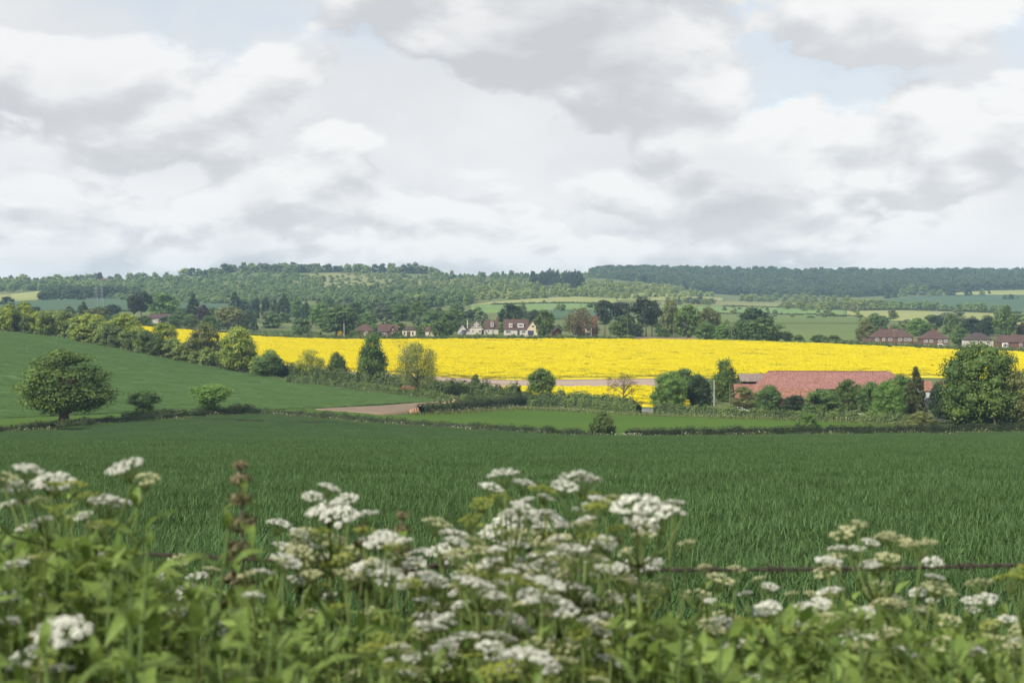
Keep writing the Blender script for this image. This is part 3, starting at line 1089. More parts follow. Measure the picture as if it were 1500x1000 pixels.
def trunk_mesh(kind, seed, C, mat, thick=0.035, limbs=9):
    r = random.Random(seed)
    mb = MB()
    k = KIND[kind]
    top = 0.72 if kind not in ('cone', 'column', 'pine') else 0.93
    pts = [Vector((0, 0, -0.02))]
    for i in range(1, 7):
        t = i / 6
        pts.append(Vector((r.uniform(-.02, .02) * t * 1.4, r.uniform(-.02, .02) * t * 1.4, top * t)))
    rad = [thick * (1.25 if i == 0 else (1 - 0.85 * i / 6)) for i in range(7)]
    mb.tube(pts, rad, 7)
    idx = sorted(range(len(C)), key=lambda i: -(C[i][0] ** 2 + C[i][1] ** 2))
    r.shuffle(idx)
    for i in idx[:limbs]:
        e = Vector(C[i])
        h0 = max(min(e.z * 0.55, top * 0.85), 0.12 if kind != 'pine' else 0.4)
        s = min(int(h0 / top * 6), 5)
        a = pts[s].lerp(pts[s + 1], h0 / top * 6 - s)
        m = a.lerp(e, 0.5) + Vector((0, 0, r.uniform(-.02, .05)))
        w = thick * 0.42
        mb.tube([a, m, e], [w, w * 0.6, w * 0.2], 5)
        if kind in ('bare', 'airy'):
            for q in range(6 if kind == 'bare' else 4):
                b0 = m.lerp(e, r.uniform(0.0, 1.0))
                f = b0 + Vector((r.uniform(-.13, .13), r.uniform(-.13, .13), r.uniform(-.01, .13)))
                mb.tube([b0, b0.lerp(f, .5) + Vector((0, 0, .01)), f], [w * .34, w * .22, w * .10], 4, cap=False)
    return mb.mesh('trunk', mat, True)


KIND['farround'] = dict(z=[.00, .10, .32, .58, .80, .94, 1.0], r=[.28, .42, .50, .48, .38, .22, .06], nl=20, lr=(.16, .25), flat=.85, core=.80, shell=.30)
KIND['farbush'] = dict(z=[.00, .12, .35, .60, .80, 1.0], r=[.42, .48, .50, .44, .32, .06], nl=16, lr=(.18, .28), flat=.80, core=.80, shell=.30)
LOD = {'hero': (13000, 0.0135), 'big': (6000, 0.0195), 'mid': (2200, 0.032), 'small': (650, 0.046)}
LIBN = {'hero': 1, 'big': 2, 'mid': 3, 'small': 3}
LIB = {}


def tree_lib(kind, lod, variant):
    key = (kind, lod, variant)
    if key not in LIB:
        n, s = LOD[lod]
        if kind == 'bare':
            n, s = int(n * 0.30), s * 0.75
        elif kind == 'airy':
            n, s = int(n * 0.95), s * 0.88
        seed = abs(hash((kind == kind, len(kind), ord(kind[0]), ord(kind[-1]), n, variant))) % 100000
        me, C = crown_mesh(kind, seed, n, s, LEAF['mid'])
        th = {'pine': 0.026, 'bare': 0.03, 'airy': 0.028, 'bush': 0.02, 'round': 0.034, 'broad': 0.055}.get(kind, 0.028)
        tr = trunk_mesh(kind, seed, C, BARK, th, 16 if kind in ('bare', 'airy', 'broad') else 9)
        LIB[key] = (me, tr)
    return LIB[key]


TREE_N = [0]


def tree(px, py, w, h, kind, leaf, label, name='tree', lod='mid', group=None, cat='tree', Y=None, bark=None, sink=0.0):
    """a tree whose foot stands at (px, py) of the photograph, w x h photograph pixels large there"""
    p = at(px, py) if Y is None else on_ground(px, Y)
    s = p.y / FPX
    TREE_N[0] += 1
    v = TREE_N[0] % LIBN[lod]
    cm, tm = tree_lib(kind, lod, v)
    root = empty(name, p - Vector((0, 0, sink)), random.uniform(0, 6.28))
    root.scale = (w * s * 1.04, w * s * 1.04, h * s * 1.01)
    tag(root, label, cat, group)
    link('crown', cm, root, mat=LEAF[leaf])
    link('trunk', tm, root, mat=bark or BARK)
    return root


LEAF_WORD = {'oak': 'dark green', 'mid': 'green', 'bright': 'bright green', 'yellow': 'yellow green', 'olive': 'olive', 'dark': 'very dark', 'grey': 'greyish', 'far_light': 'pale green',
             'hedge': 'dark green', 'hedge_light': 'light green', 'far': 'green', 'far_dark': 'dark', 'far_mid': 'green', 'hedge_dark': 'dark', 'copper': 'purple'}


def side_of(px, marks):
    """where a thing stands among landmarks: (px, phrase) pairs sorted by px"""
    i = min(range(len(marks)), key=lambda k: abs(marks[k][0] - px))
    d = px - marks[i][0]
    return ('just left of' if d < -5 else ('just right of' if d > 5 else 'by')) + ' ' + marks[i][1]


# far trees: a crown and trunk in one small mesh
FAR_V = []
for kd, sd in (('farround', 1), ('farround', 2), ('farbush', 3), ('farround', 4), ('farround', 5), ('farbush', 6), ('cone', 7), ('pine', 8)):
    V_, Fq_, Ft_, ti_, C_, lr_ = crown_arrays(kd, 900 + sd, 210, 0.075)
    FAR_V.append((V_, Fq_, Ft_, ti_, kd))
FAR_ME = {}


def far_mesh(v):
    if v not in FAR_ME:
        V, Fq, Ft, ti, kd = FAR_V[v]
        mb = MB().tube([(0, 0, -.05), (0, 0, .5)], [.03, .02], 5)
        tv = np.array(mb.v)
        q = np.array([f for f in mb.f if len(f) == 4]) + len(V)
        fl = [Fq, Ft, q]
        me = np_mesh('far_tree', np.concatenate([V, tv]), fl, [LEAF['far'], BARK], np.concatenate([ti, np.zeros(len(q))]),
                     np.concatenate([np.zeros(len(Fq) + len(Ft)), np.ones(len(q))]))
        FAR_ME[v] = me
    return FAR_ME[v]


def far_trees(pts, leafs, label, group, name='tree', variants=(0, 1, 2, 3, 4, 5), seed=1, cat='tree', marks=None):
    """pts: (px, foot py, w, h) -> one small tree each"""
    r = random.Random(seed)
    X, Y, Z = hit([p[0] for p in pts], [p[1] for p in pts])
    for i, p in enumerate(pts):
        s = Y[i] / FPX
        lf = r.choice(leafs)
        o = link(name, far_mesh(r.choice(variants)), None, (X[i], Y[i], Z[i] - 0.3), (0, 0, r.uniform(0, 6.28)), (p[2] * s, p[2] * s, p[3] * s), [LEAF[lf], BARK])
        lab = label
        if marks:
            med = sorted(q[3] for q in pts)[len(pts) // 2]
            lab = '%s %s %s %s' % ('taller' if p[3] > med else 'lower', LEAF_WORD[lf], label, side_of(p[0], marks))
        tag(o, lab, cat, group)


def wood(name, px, py, h, w, leaf, label, variants=(0, 1, 2, 3, 4, 5), seed=3):
    """a far wood: a great many crowns as one mass; h, w in metres"""
    r = np.random.default_rng(seed)
    X, Y, Z = hit(px, py)
    Vs, Fq, Ft, ti1, ti2 = [], [], [], [], []
    o = 0
    vs = r.choice(variants, len(px))
    for i in range(len(px)):
        V, q, t, ti, kd = FAR_V[vs[i]]
        a = r.uniform(0, 6.28)
        hh = h * r.uniform(0.75, 1.2)
        ww = w * r.uniform(0.7, 1.3)
        c, s = math.cos(a), math.sin(a)
        P = np.empty_like(V)
        P[:, 0] = (V[:, 0] * c - V[:, 1] * s) * ww + X[i]
        P[:, 1] = (V[:, 0] * s + V[:, 1] * c) * ww + Y[i]
        P[:, 2] = V[:, 2] * hh + Z[i] - 0.10 * hh
        Vs.append(P)
        Fq.append(q + o)
        Ft.append(t + o)
        e = r.normal(0, 0.26)
        ti1.append(np.clip(ti[:len(q)] + e, 0, 1))
        ti2.append(np.clip(ti[len(q):] + e * 0.6, 0, 1))
        o += len(V)
    me = np_mesh(name, np.concatenate(Vs), [np.concatenate(Fq), np.concatenate(Ft)], [LEAF[leaf]], np.concatenate(ti1 + ti2))
    ob = link(name, me)
    tag(ob, label, None, None, 'stuff')
    return ob


def far_mass(pts, leaf, label, seed, name='treeline', variants=(0, 1, 2, 3, 4, 5)):
    """far trees too small to single out, as one mass; pts: (px, py, w, h) in photograph pixels"""
    r = np.random.default_rng(seed)
    X, Y, Z = hit([p[0] for p in pts], [p[1] for p in pts])
    Vs, Fq, Ft, t1, t2, o = [], [], [], [], [], 0
    for i, p in enumerate(pts):
        V, q, t, ti, kd = FAR_V[r.choice(variants)]
        s = Y[i] / FPX
        a = r.uniform(0, 6.28)
        c, sn = math.cos(a), math.sin(a)
        P = np.stack([(V[:, 0] * c - V[:, 1] * sn) * p[2] * s + X[i], (V[:, 0] * sn + V[:, 1] * c) * p[2] * s + Y[i], V[:, 2] * p[3] * s + Z[i] - 0.3], 1)
        e = r.normal(0, .28)
        Vs.append(P)
        Fq.append(q + o)
        Ft.append(t + o)
        t1.append(np.clip(ti[:len(q)] + e, 0, 1))
        t2.append(np.clip(ti[len(q):] + e * .6, 0, 1))
        o += len(V)
    ob = link(name, np_mesh(name, np.concatenate(Vs), [np.concatenate(Fq), np.concatenate(Ft)], [LEAF[leaf]], np.concatenate(t1 + t2)))
    tag(ob, label, None, None, 'stuff')


def sample_band(top, bot, n, seed):
    r = np.random.default_rng(seed)
    px = r.uniform(top[0][0], top[-1][0], n)
    a = line_y(top, px)
    b = line_y(bot, px)
    py = a + (b - a) * r.uniform(0, 1, n)
    return px, py


# ------------------------------------------------------------------ hedges and verges
def hedge(px_line, h, w, leaf, label, name='hedge', leafsize=0.16, dens=26, rag=0.35, seed=0, gap=0.0, cat='hedge', group=None, lift=0.0):
    """a hedge along a line of foot points in the photograph; h, w in metres"""
    r = np.random.default_rng(seed + 50)
    p = np.array(px_line, float)
    n = max(int((p[-1, 0] - p[0, 0]) / 3), 24)
    xs = np.linspace(p[0, 0], p[-1, 0], n)
    X, Y, Z = hit(xs, np.interp(xs, p[:, 0], p[:, 1]))
    P = np.stack([X, Y, Z], 1)
    L = np.concatenate([[0], np.cumsum(np.linalg.norm(np.diff(P[:, :2], axis=0), axis=1))])
    ln = L[-1]
    # lumps along the run
    m = max(int(ln / 1.1), 8)
    lh = h * (1 + rag * r.normal(0, 0.5, m))
    lh = np.clip(lh, h * 0.45, h * 1.9)
    lw = w * r.uniform(0.75, 1.25, m)
    N = int(ln * (2 * h + w) * dens)
    t = r.uniform(0, ln, N)
    seg = t / ln * (m - 1)
    i0 = np.clip(seg.astype(int), 0, m - 2)
    f = seg - i0
    f = f * f * (3 - 2 * f)
    H = lh[i0] * (1 - f) + lh[i0 + 1] * f
    Wd = lw[i0] * (1 - f) + lw[i0 + 1] * f
    th = r.uniform(-0.1, np.pi + 0.1, N)
    e = 0.55
    cx = np.sign(np.cos(th)) * np.abs(np.cos(th)) ** e
    cz = np.abs(np.sin(th)) ** e
    rho = 1 + r.uniform(-0.28, 0.10, N)
    off = cx * Wd * 0.5 * rho
    up = cz * H * rho * np.where(np.sin(th) < 0, 0.02, 1)
    bx = np.interp(t, L, P[:, 0])
    by = np.interp(t, L, P[:, 1])
    dx = np.interp(t + 0.5, L, P[:, 0]) - np.interp(t - 0.5, L, P[:, 0])
    dy = np.interp(t + 0.5, L, P[:, 1]) - np.interp(t - 0.5, L, P[:, 1])
    nn = np.sqrt(dx * dx + dy * dy) + 1e-9
    nx, ny = dy / nn, -dx / nn
    cxp = bx + nx * off
    cyp = by + ny * off
    bz = ground_z(cxp, cyp)
    c = np.stack([cxp, cyp, bz + np.maximum(up, 0.03) + lift], 1)
    nrm = np.stack([nx * cx, ny * cx, cz], 1) + r.normal(0, 0.5, (N, 3))
    nrm[:, 2] += 0.15
    V, F = leaf_quads(c, nrm, leafsize * r.uniform(0.6, 1.35, N), r)
    lt = np.clip(r.normal(0.45, 0.22, m), 0, 1)
    tint = np.clip(lt[i0] * (1 - f) + lt[i0 + 1] * f + r.normal(0, 0.2, N), 0, 1)
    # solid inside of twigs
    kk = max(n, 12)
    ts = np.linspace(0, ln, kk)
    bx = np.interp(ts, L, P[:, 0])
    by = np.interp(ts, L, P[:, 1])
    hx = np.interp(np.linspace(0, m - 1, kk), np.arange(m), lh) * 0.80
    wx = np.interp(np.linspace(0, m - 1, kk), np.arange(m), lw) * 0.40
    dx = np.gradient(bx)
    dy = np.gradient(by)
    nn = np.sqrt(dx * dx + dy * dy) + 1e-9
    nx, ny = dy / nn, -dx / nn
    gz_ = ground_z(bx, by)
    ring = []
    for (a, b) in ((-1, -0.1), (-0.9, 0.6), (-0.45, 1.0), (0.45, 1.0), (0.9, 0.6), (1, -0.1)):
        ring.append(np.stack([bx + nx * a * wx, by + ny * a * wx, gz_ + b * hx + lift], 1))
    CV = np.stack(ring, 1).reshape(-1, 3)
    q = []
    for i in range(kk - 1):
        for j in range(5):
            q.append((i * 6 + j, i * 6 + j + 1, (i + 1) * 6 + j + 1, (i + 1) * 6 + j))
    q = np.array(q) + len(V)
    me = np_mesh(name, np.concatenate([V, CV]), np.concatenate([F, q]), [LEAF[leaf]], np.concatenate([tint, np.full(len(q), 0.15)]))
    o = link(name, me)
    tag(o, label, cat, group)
    return o


M_TUFT = leaf_mat('verge_grass', (0.080, 0.110, 0.030), (0.260, 0.280, 0.110), trans=0.3, rough=0.8, spec=0.1)
M_UMBEL_FAR = leaf_mat('verge_flower', (0.40, 0.42, 0.28), (0.72, 0.72, 0.60), trans=0.2, rough=0.8, spec=0.1)


def verge(px_line, width, h, label, seed=0, dens=9, flowers=0.22, lift=0.0):
    """rough grass and white flower heads along the foot of a hedge"""
    r = np.random.default_rng(seed + 300)
    p = np.array(px_line, float)
    n = max(int((p[-1, 0] - p[0, 0]) / 4), 16)
    xs = np.linspace(p[0, 0], p[-1, 0], n)
    X, Y, Z = hit(xs, np.interp(xs, p[:, 0], p[:, 1]))
    L = np.concatenate([[0], np.cumsum(np.hypot(np.diff(X), np.diff(Y)))])
    N = int(L[-1] * width * dens)
    t = r.uniform(0, L[-1], N)
    clump = 0.5 + 0.5 * np.sin(t * 0.7 + seed) * np.sin(t * 0.23 + 2 * seed)
    cx = np.interp(t, L, X) + r.normal(0, width * 0.3, N)
    cy = np.interp(t, L, Y) + r.normal(0, width * 0.3, N)
    hh = h * r.uniform(0.4, 1.25, N) * (0.6 + 0.6 * clump)
    cz = ground_z(cx, cy) + lift
    az = r.uniform(0, 6.28, N)
    w = r.uniform(0.03, 0.09, N)
    lean = r.normal(0, 0.16, (N, 2)) * hh[:, None]
    tx, ty = np.cos(az) * w, np.sin(az) * w
    b0 = np.stack([cx - tx, cy - ty, cz - 0.05], 1)
    b1 = np.stack([cx + tx, cy + ty, cz - 0.05], 1)
    t0 = np.stack([cx + lean[:, 0], cy + lean[:, 1], cz + hh], 1)
    V = np.stack([b0, b1, t0], 1).reshape(-1, 3)
    F = np.arange(N * 3).reshape(N, 3)
    fl = r.uniform(0, 1, N) < flowers * clump * 1.6
    fc = t0[fl]
    nrm = r.normal(0, 0.5, fc.shape)
    nrm[:, 2] += 1
    V2, F2 = leaf_quads(fc, nrm, r.uniform(0.045, 0.10, len(fc)), r, 0.9)
    me = np_mesh('verge_grass', np.concatenate([V, V2]), [F, F2 + len(V)], [M_TUFT, M_UMBEL_FAR],
                 np.concatenate([np.clip(r.normal(.45, .25, N), 0, 1), np.clip(r.normal(.55, .25, len(fc)), 0, 1)]),
                 np.concatenate([np.zeros(N), np.ones(len(fc))]))
    o = link('verge_grass', me)
    tag(o, label, None, None, 'stuff')
    return o

# ------------------------------------------------------------------ far woods and hillside scrub
px, py = sample_band([(150, 414), (200, 411), (270, 408), (330, 402), (375, 398), (430, 402), (470, 412)], [(150, 436), (200, 443), (300, 445), (375, 447), (430, 443), (470, 440)], 900, 1)
wood('woodland', px, py, 4.6, 8.0, 'far_mid', 'dark scrubby woodland covering the left flank of the hill', (0, 1, 2, 3, 4, 5), 1)
px, py = sample_band([(470, 428), (560, 430), (640, 428), (690, 430)], [(380, 452), (560, 452), (640, 450), (690, 447)], 270, 2)
wood('woodland', px, py, 10, 11, 'far_mid', 'dark blue green wood at the foot of the hill', (0, 1, 2, 3, 4, 5), 2)
px, py = sample_band([(520, 404), (560, 404), (650, 408), (750, 409), (830, 412), (900, 416)], [(520, 432), (560, 432), (650, 434), (750, 434), (830, 433), (900, 432)], 330, 3)
wood('woodland', px, py, 4.2, 7.0, 'far', 'mixed green scrub over the middle of the hill', (0, 1, 2, 3, 4, 5), 3)
px, py = sample_band([(640, 414), (760, 412), (900, 414), (1000, 424)], [(640, 436), (760, 434), (900, 430), (1000, 430)], 260, 4)
wood('woodland', px, py, 6.5, 9, 'far_light', 'pale green trees scattered through the hill scrub', (0, 1, 2, 3, 4, 5), 4)
px, py = sample_band([(778, 412), (815, 411), (852, 414)], [(778, 421), (815, 422), (852, 422)], 60, 5)
wood('woodland', px, py, 16, 9, 'pine', 'dark conifer plantation on the hill brow', (6, 7, 1), 5)
px, py = sample_band([(868, 403), (890, 400), (960, 399), (1125, 401), (1300, 403), (1420, 402), (1560, 402)], [(868, 405), (900, 409), (960, 416), (1020, 428), (1125, 436), (1260, 435), (1330, 431), (1400, 426), (1560, 423)], 3600, 6)
wood('woodland', px, py, 15, 19, 'far_dark', 'long dark wood along the far right ridge', (0, 1, 3, 4), 6)
px, py = sample_band([(-60, 418), (0, 417), (100, 417), (200, 416), (260, 412)], [(-60, 430), (0, 428), (100, 424), (200, 432), (260, 430)], 230, 7)
wood('woodland', px, py, 9, 11, 'far', 'mixed trees below the far left skyline', (0, 1, 3, 4), 7)
px, py = sample_band([(62, 436), (130, 432), (200, 432)], [(62, 440), (130, 437), (200, 437)], 60, 8)
wood('woodland', px, py, 11, 12, 'far_dark', 'dark belt of trees above the deep green field', (0, 1, 3), 8)

rr = random.Random(5)
# skyline trees
pts = []
for x in np.arange(-20, 262, 9.0):
    pts.append((x + rr.uniform(-4, 4), 416 - (x > 120) * 2, rr.uniform(12, 20), rr.uniform(10, 17)))
far_trees(pts, ['far', 'far', 'far_light', 'grey'], 'rounded hazy tree on the far left skyline', 'trees along the far left skyline', seed=2)
pts = []
for x in np.arange(268, 640, 7.0):
    pts.append((x + rr.uniform(-3, 3), 397 + rr.uniform(0, 3) if x > 330 else 404, rr.uniform(12, 20), rr.uniform(9, 15) + (5 if 590 < x < 618 else 0)))
far_trees(pts, ['far', 'far', 'far_light', 'grey', 'far_dark'], 'crest tree', 'trees along the hill crest', seed=3, marks=[(280, 'the start of the hill crest'), (330, 'the left shoulder of the hill'), (375, 'the highest point of the hill'), (430, 'the crest above the open slope'), (480, 'the crest over the grassy clearing'), (530, 'the middle of the hill crest'), (570, 'the dip before the tall crest trees'), (604, 'the tall crest trees'), (630, 'the right end of the crest')])
pts = []
for x in np.arange(640, 882, 6.5):
    pts.append((x + rr.uniform(-3, 3), 406 + rr.uniform(0, 3), rr.uniform(7, 13), rr.uniform(6, 13)))
far_mass(pts, 'far', 'line of small trees on the low saddle skyline', 4)
o = far_trees([(147, 415, 9, 17)], ['copper'], 'narrow dark purple tree above the far left roofs', None, seed=4, variants=(1,))
# field boundary trees
pts = []
for x in np.arange(1290, 1476, 7):
    pts.append((x + rr.uniform(-3, 3), 452 + (x - 1290) * 0.030 + rr.uniform(-.6, .6), rr.uniform(9, 18), rr.uniform(8, 15)))
far_mass(pts, 'far', 'row of pale green trees below the blue green hillside field', 6)
pts = []
for x in np.arange(1090, 1300, 7):
    pts.append((x + rr.uniform(-4, 4), 440 + max(0, x - 1150) * 0.05 + rr.uniform(-1, 3), rr.uniform(10, 20), rr.uniform(7, 13)))
for x in np.arange(1150, 1300, 9):
    pts.append((x + rr.uniform(-4, 4), 452 + rr.uniform(-2, 3), rr.uniform(12, 22), rr.uniform(8, 14)))
far_mass(pts, 'far_light', 'hazy hedgerow trees below the far right wood', 7)
pts = [(1335, 432, 22, 17), (1352, 432, 20, 15), (1322, 434, 16, 13), (1365, 433, 14, 9), (1376, 433, 14, 10), (1392, 433, 18, 11), (1418, 433, 13, 13), (1439, 432, 9, 10), (1449, 431, 6, 6), (1472, 439, 9, 8), (1481, 439, 9, 9), (1489, 439, 7, 7), (1300, 437, 14, 9), (1310, 436, 12, 10)]
far_trees(pts, ['far', 'far_dark', 'far'], 'rounded tree on the edge of the right hillside field', 'trees dotted round the right hillside field', seed=8)
pts = []
for x in np.arange(690, 1050, 8):
    pts.append((x + rr.uniform(-3, 3), 437.5 - 3.5 * (800 < x < 900) + rr.uniform(-1, 1) + (2 if x < 720 else 0) - (2 if x > 940 else 0), rr.uniform(9, 16), rr.uniform(7, 13)))
far_mass(pts, 'far_light', 'pale trees along the lower edge of the hill woods', 9)
pts = [(817, 456, 13, 12), (824, 456, 10, 12), (797, 443, 6, 4), (868, 452, 20, 11), (725, 445, 4, 3), (851, 446, 3, 3), (856, 445, 4, 3)]
far_trees(pts, ['far', 'far_dark'], 'small round tree standing in the pale fields behind the village', 'field trees behind the village', seed=10)
pts = [(x, 446 + rr.uniform(-1, 1), rr.uniform(12, 18), rr.uniform(9, 14)) for x in np.arange(978, 1046, 8)]
far_trees(pts, ['grey', 'far_light'], 'grey green tree in the row behind the pines', 'tree row behind the pines', seed=11)
pts = [(67, 439, 20, 15), (90, 440, 8, 5), (104, 439, 16, 10), (118, 440, 14, 9), (10, 447, 24, 14), (52, 458, 20, 10)]
far_trees(pts, ['far_dark'], 'dark rounded tree at the edge of the deep green field', 'dark trees round the deep green field', seed=12)
pts = []
for i in range(70):
    x = rr.uniform(435, 690)
    pts.append((x, rr.uniform(408, 432), rr.uniform(6, 15), rr.uniform(4, 10)))
far_trees(pts, ['far', 'far_light', 'far_dark', 'far_light'], 'slope bush', 'bushes dotted over the hill slope', 'bush', seed=13, cat='bush', marks=[(450, 'the left edge of the clearing'), (500, 'the grassy clearing'), (550, 'the middle of the slope'), (600, 'the tall crest trees'), (640, 'the saddle'), (680, 'the edge of the pale field')])
pts = []
for i in range(46):
    x = rr.uniform(1060, 1290)
    pts.append((x, rr.uniform(446, 468), rr.uniform(6, 16), rr.uniform(4, 9)))
far_trees(pts, ['olive', 'far_light', 'far', 'grey'], 'field bush', 'bushes in the rough fields', 'bush', seed=14, cat='bush', marks=[(1080, 'the dark oak'), (1120, 'the bright sided tree'), (1160, 'the meadow corner'), (1200, 'the low green bushes'), (1240, 'the meadow hedge'), (1275, 'the olive brown tree')])

pts = []
for i in range(230):
    x = rr.uniform(425, 760)
    pts.append((x, rr.uniform(401, 431), rr.uniform(4, 10), rr.uniform(3, 7)))
far_mass(pts, 'far_mid', 'small scrub bushes dotted over the hill grass', 41, 'scrub', (2, 5))

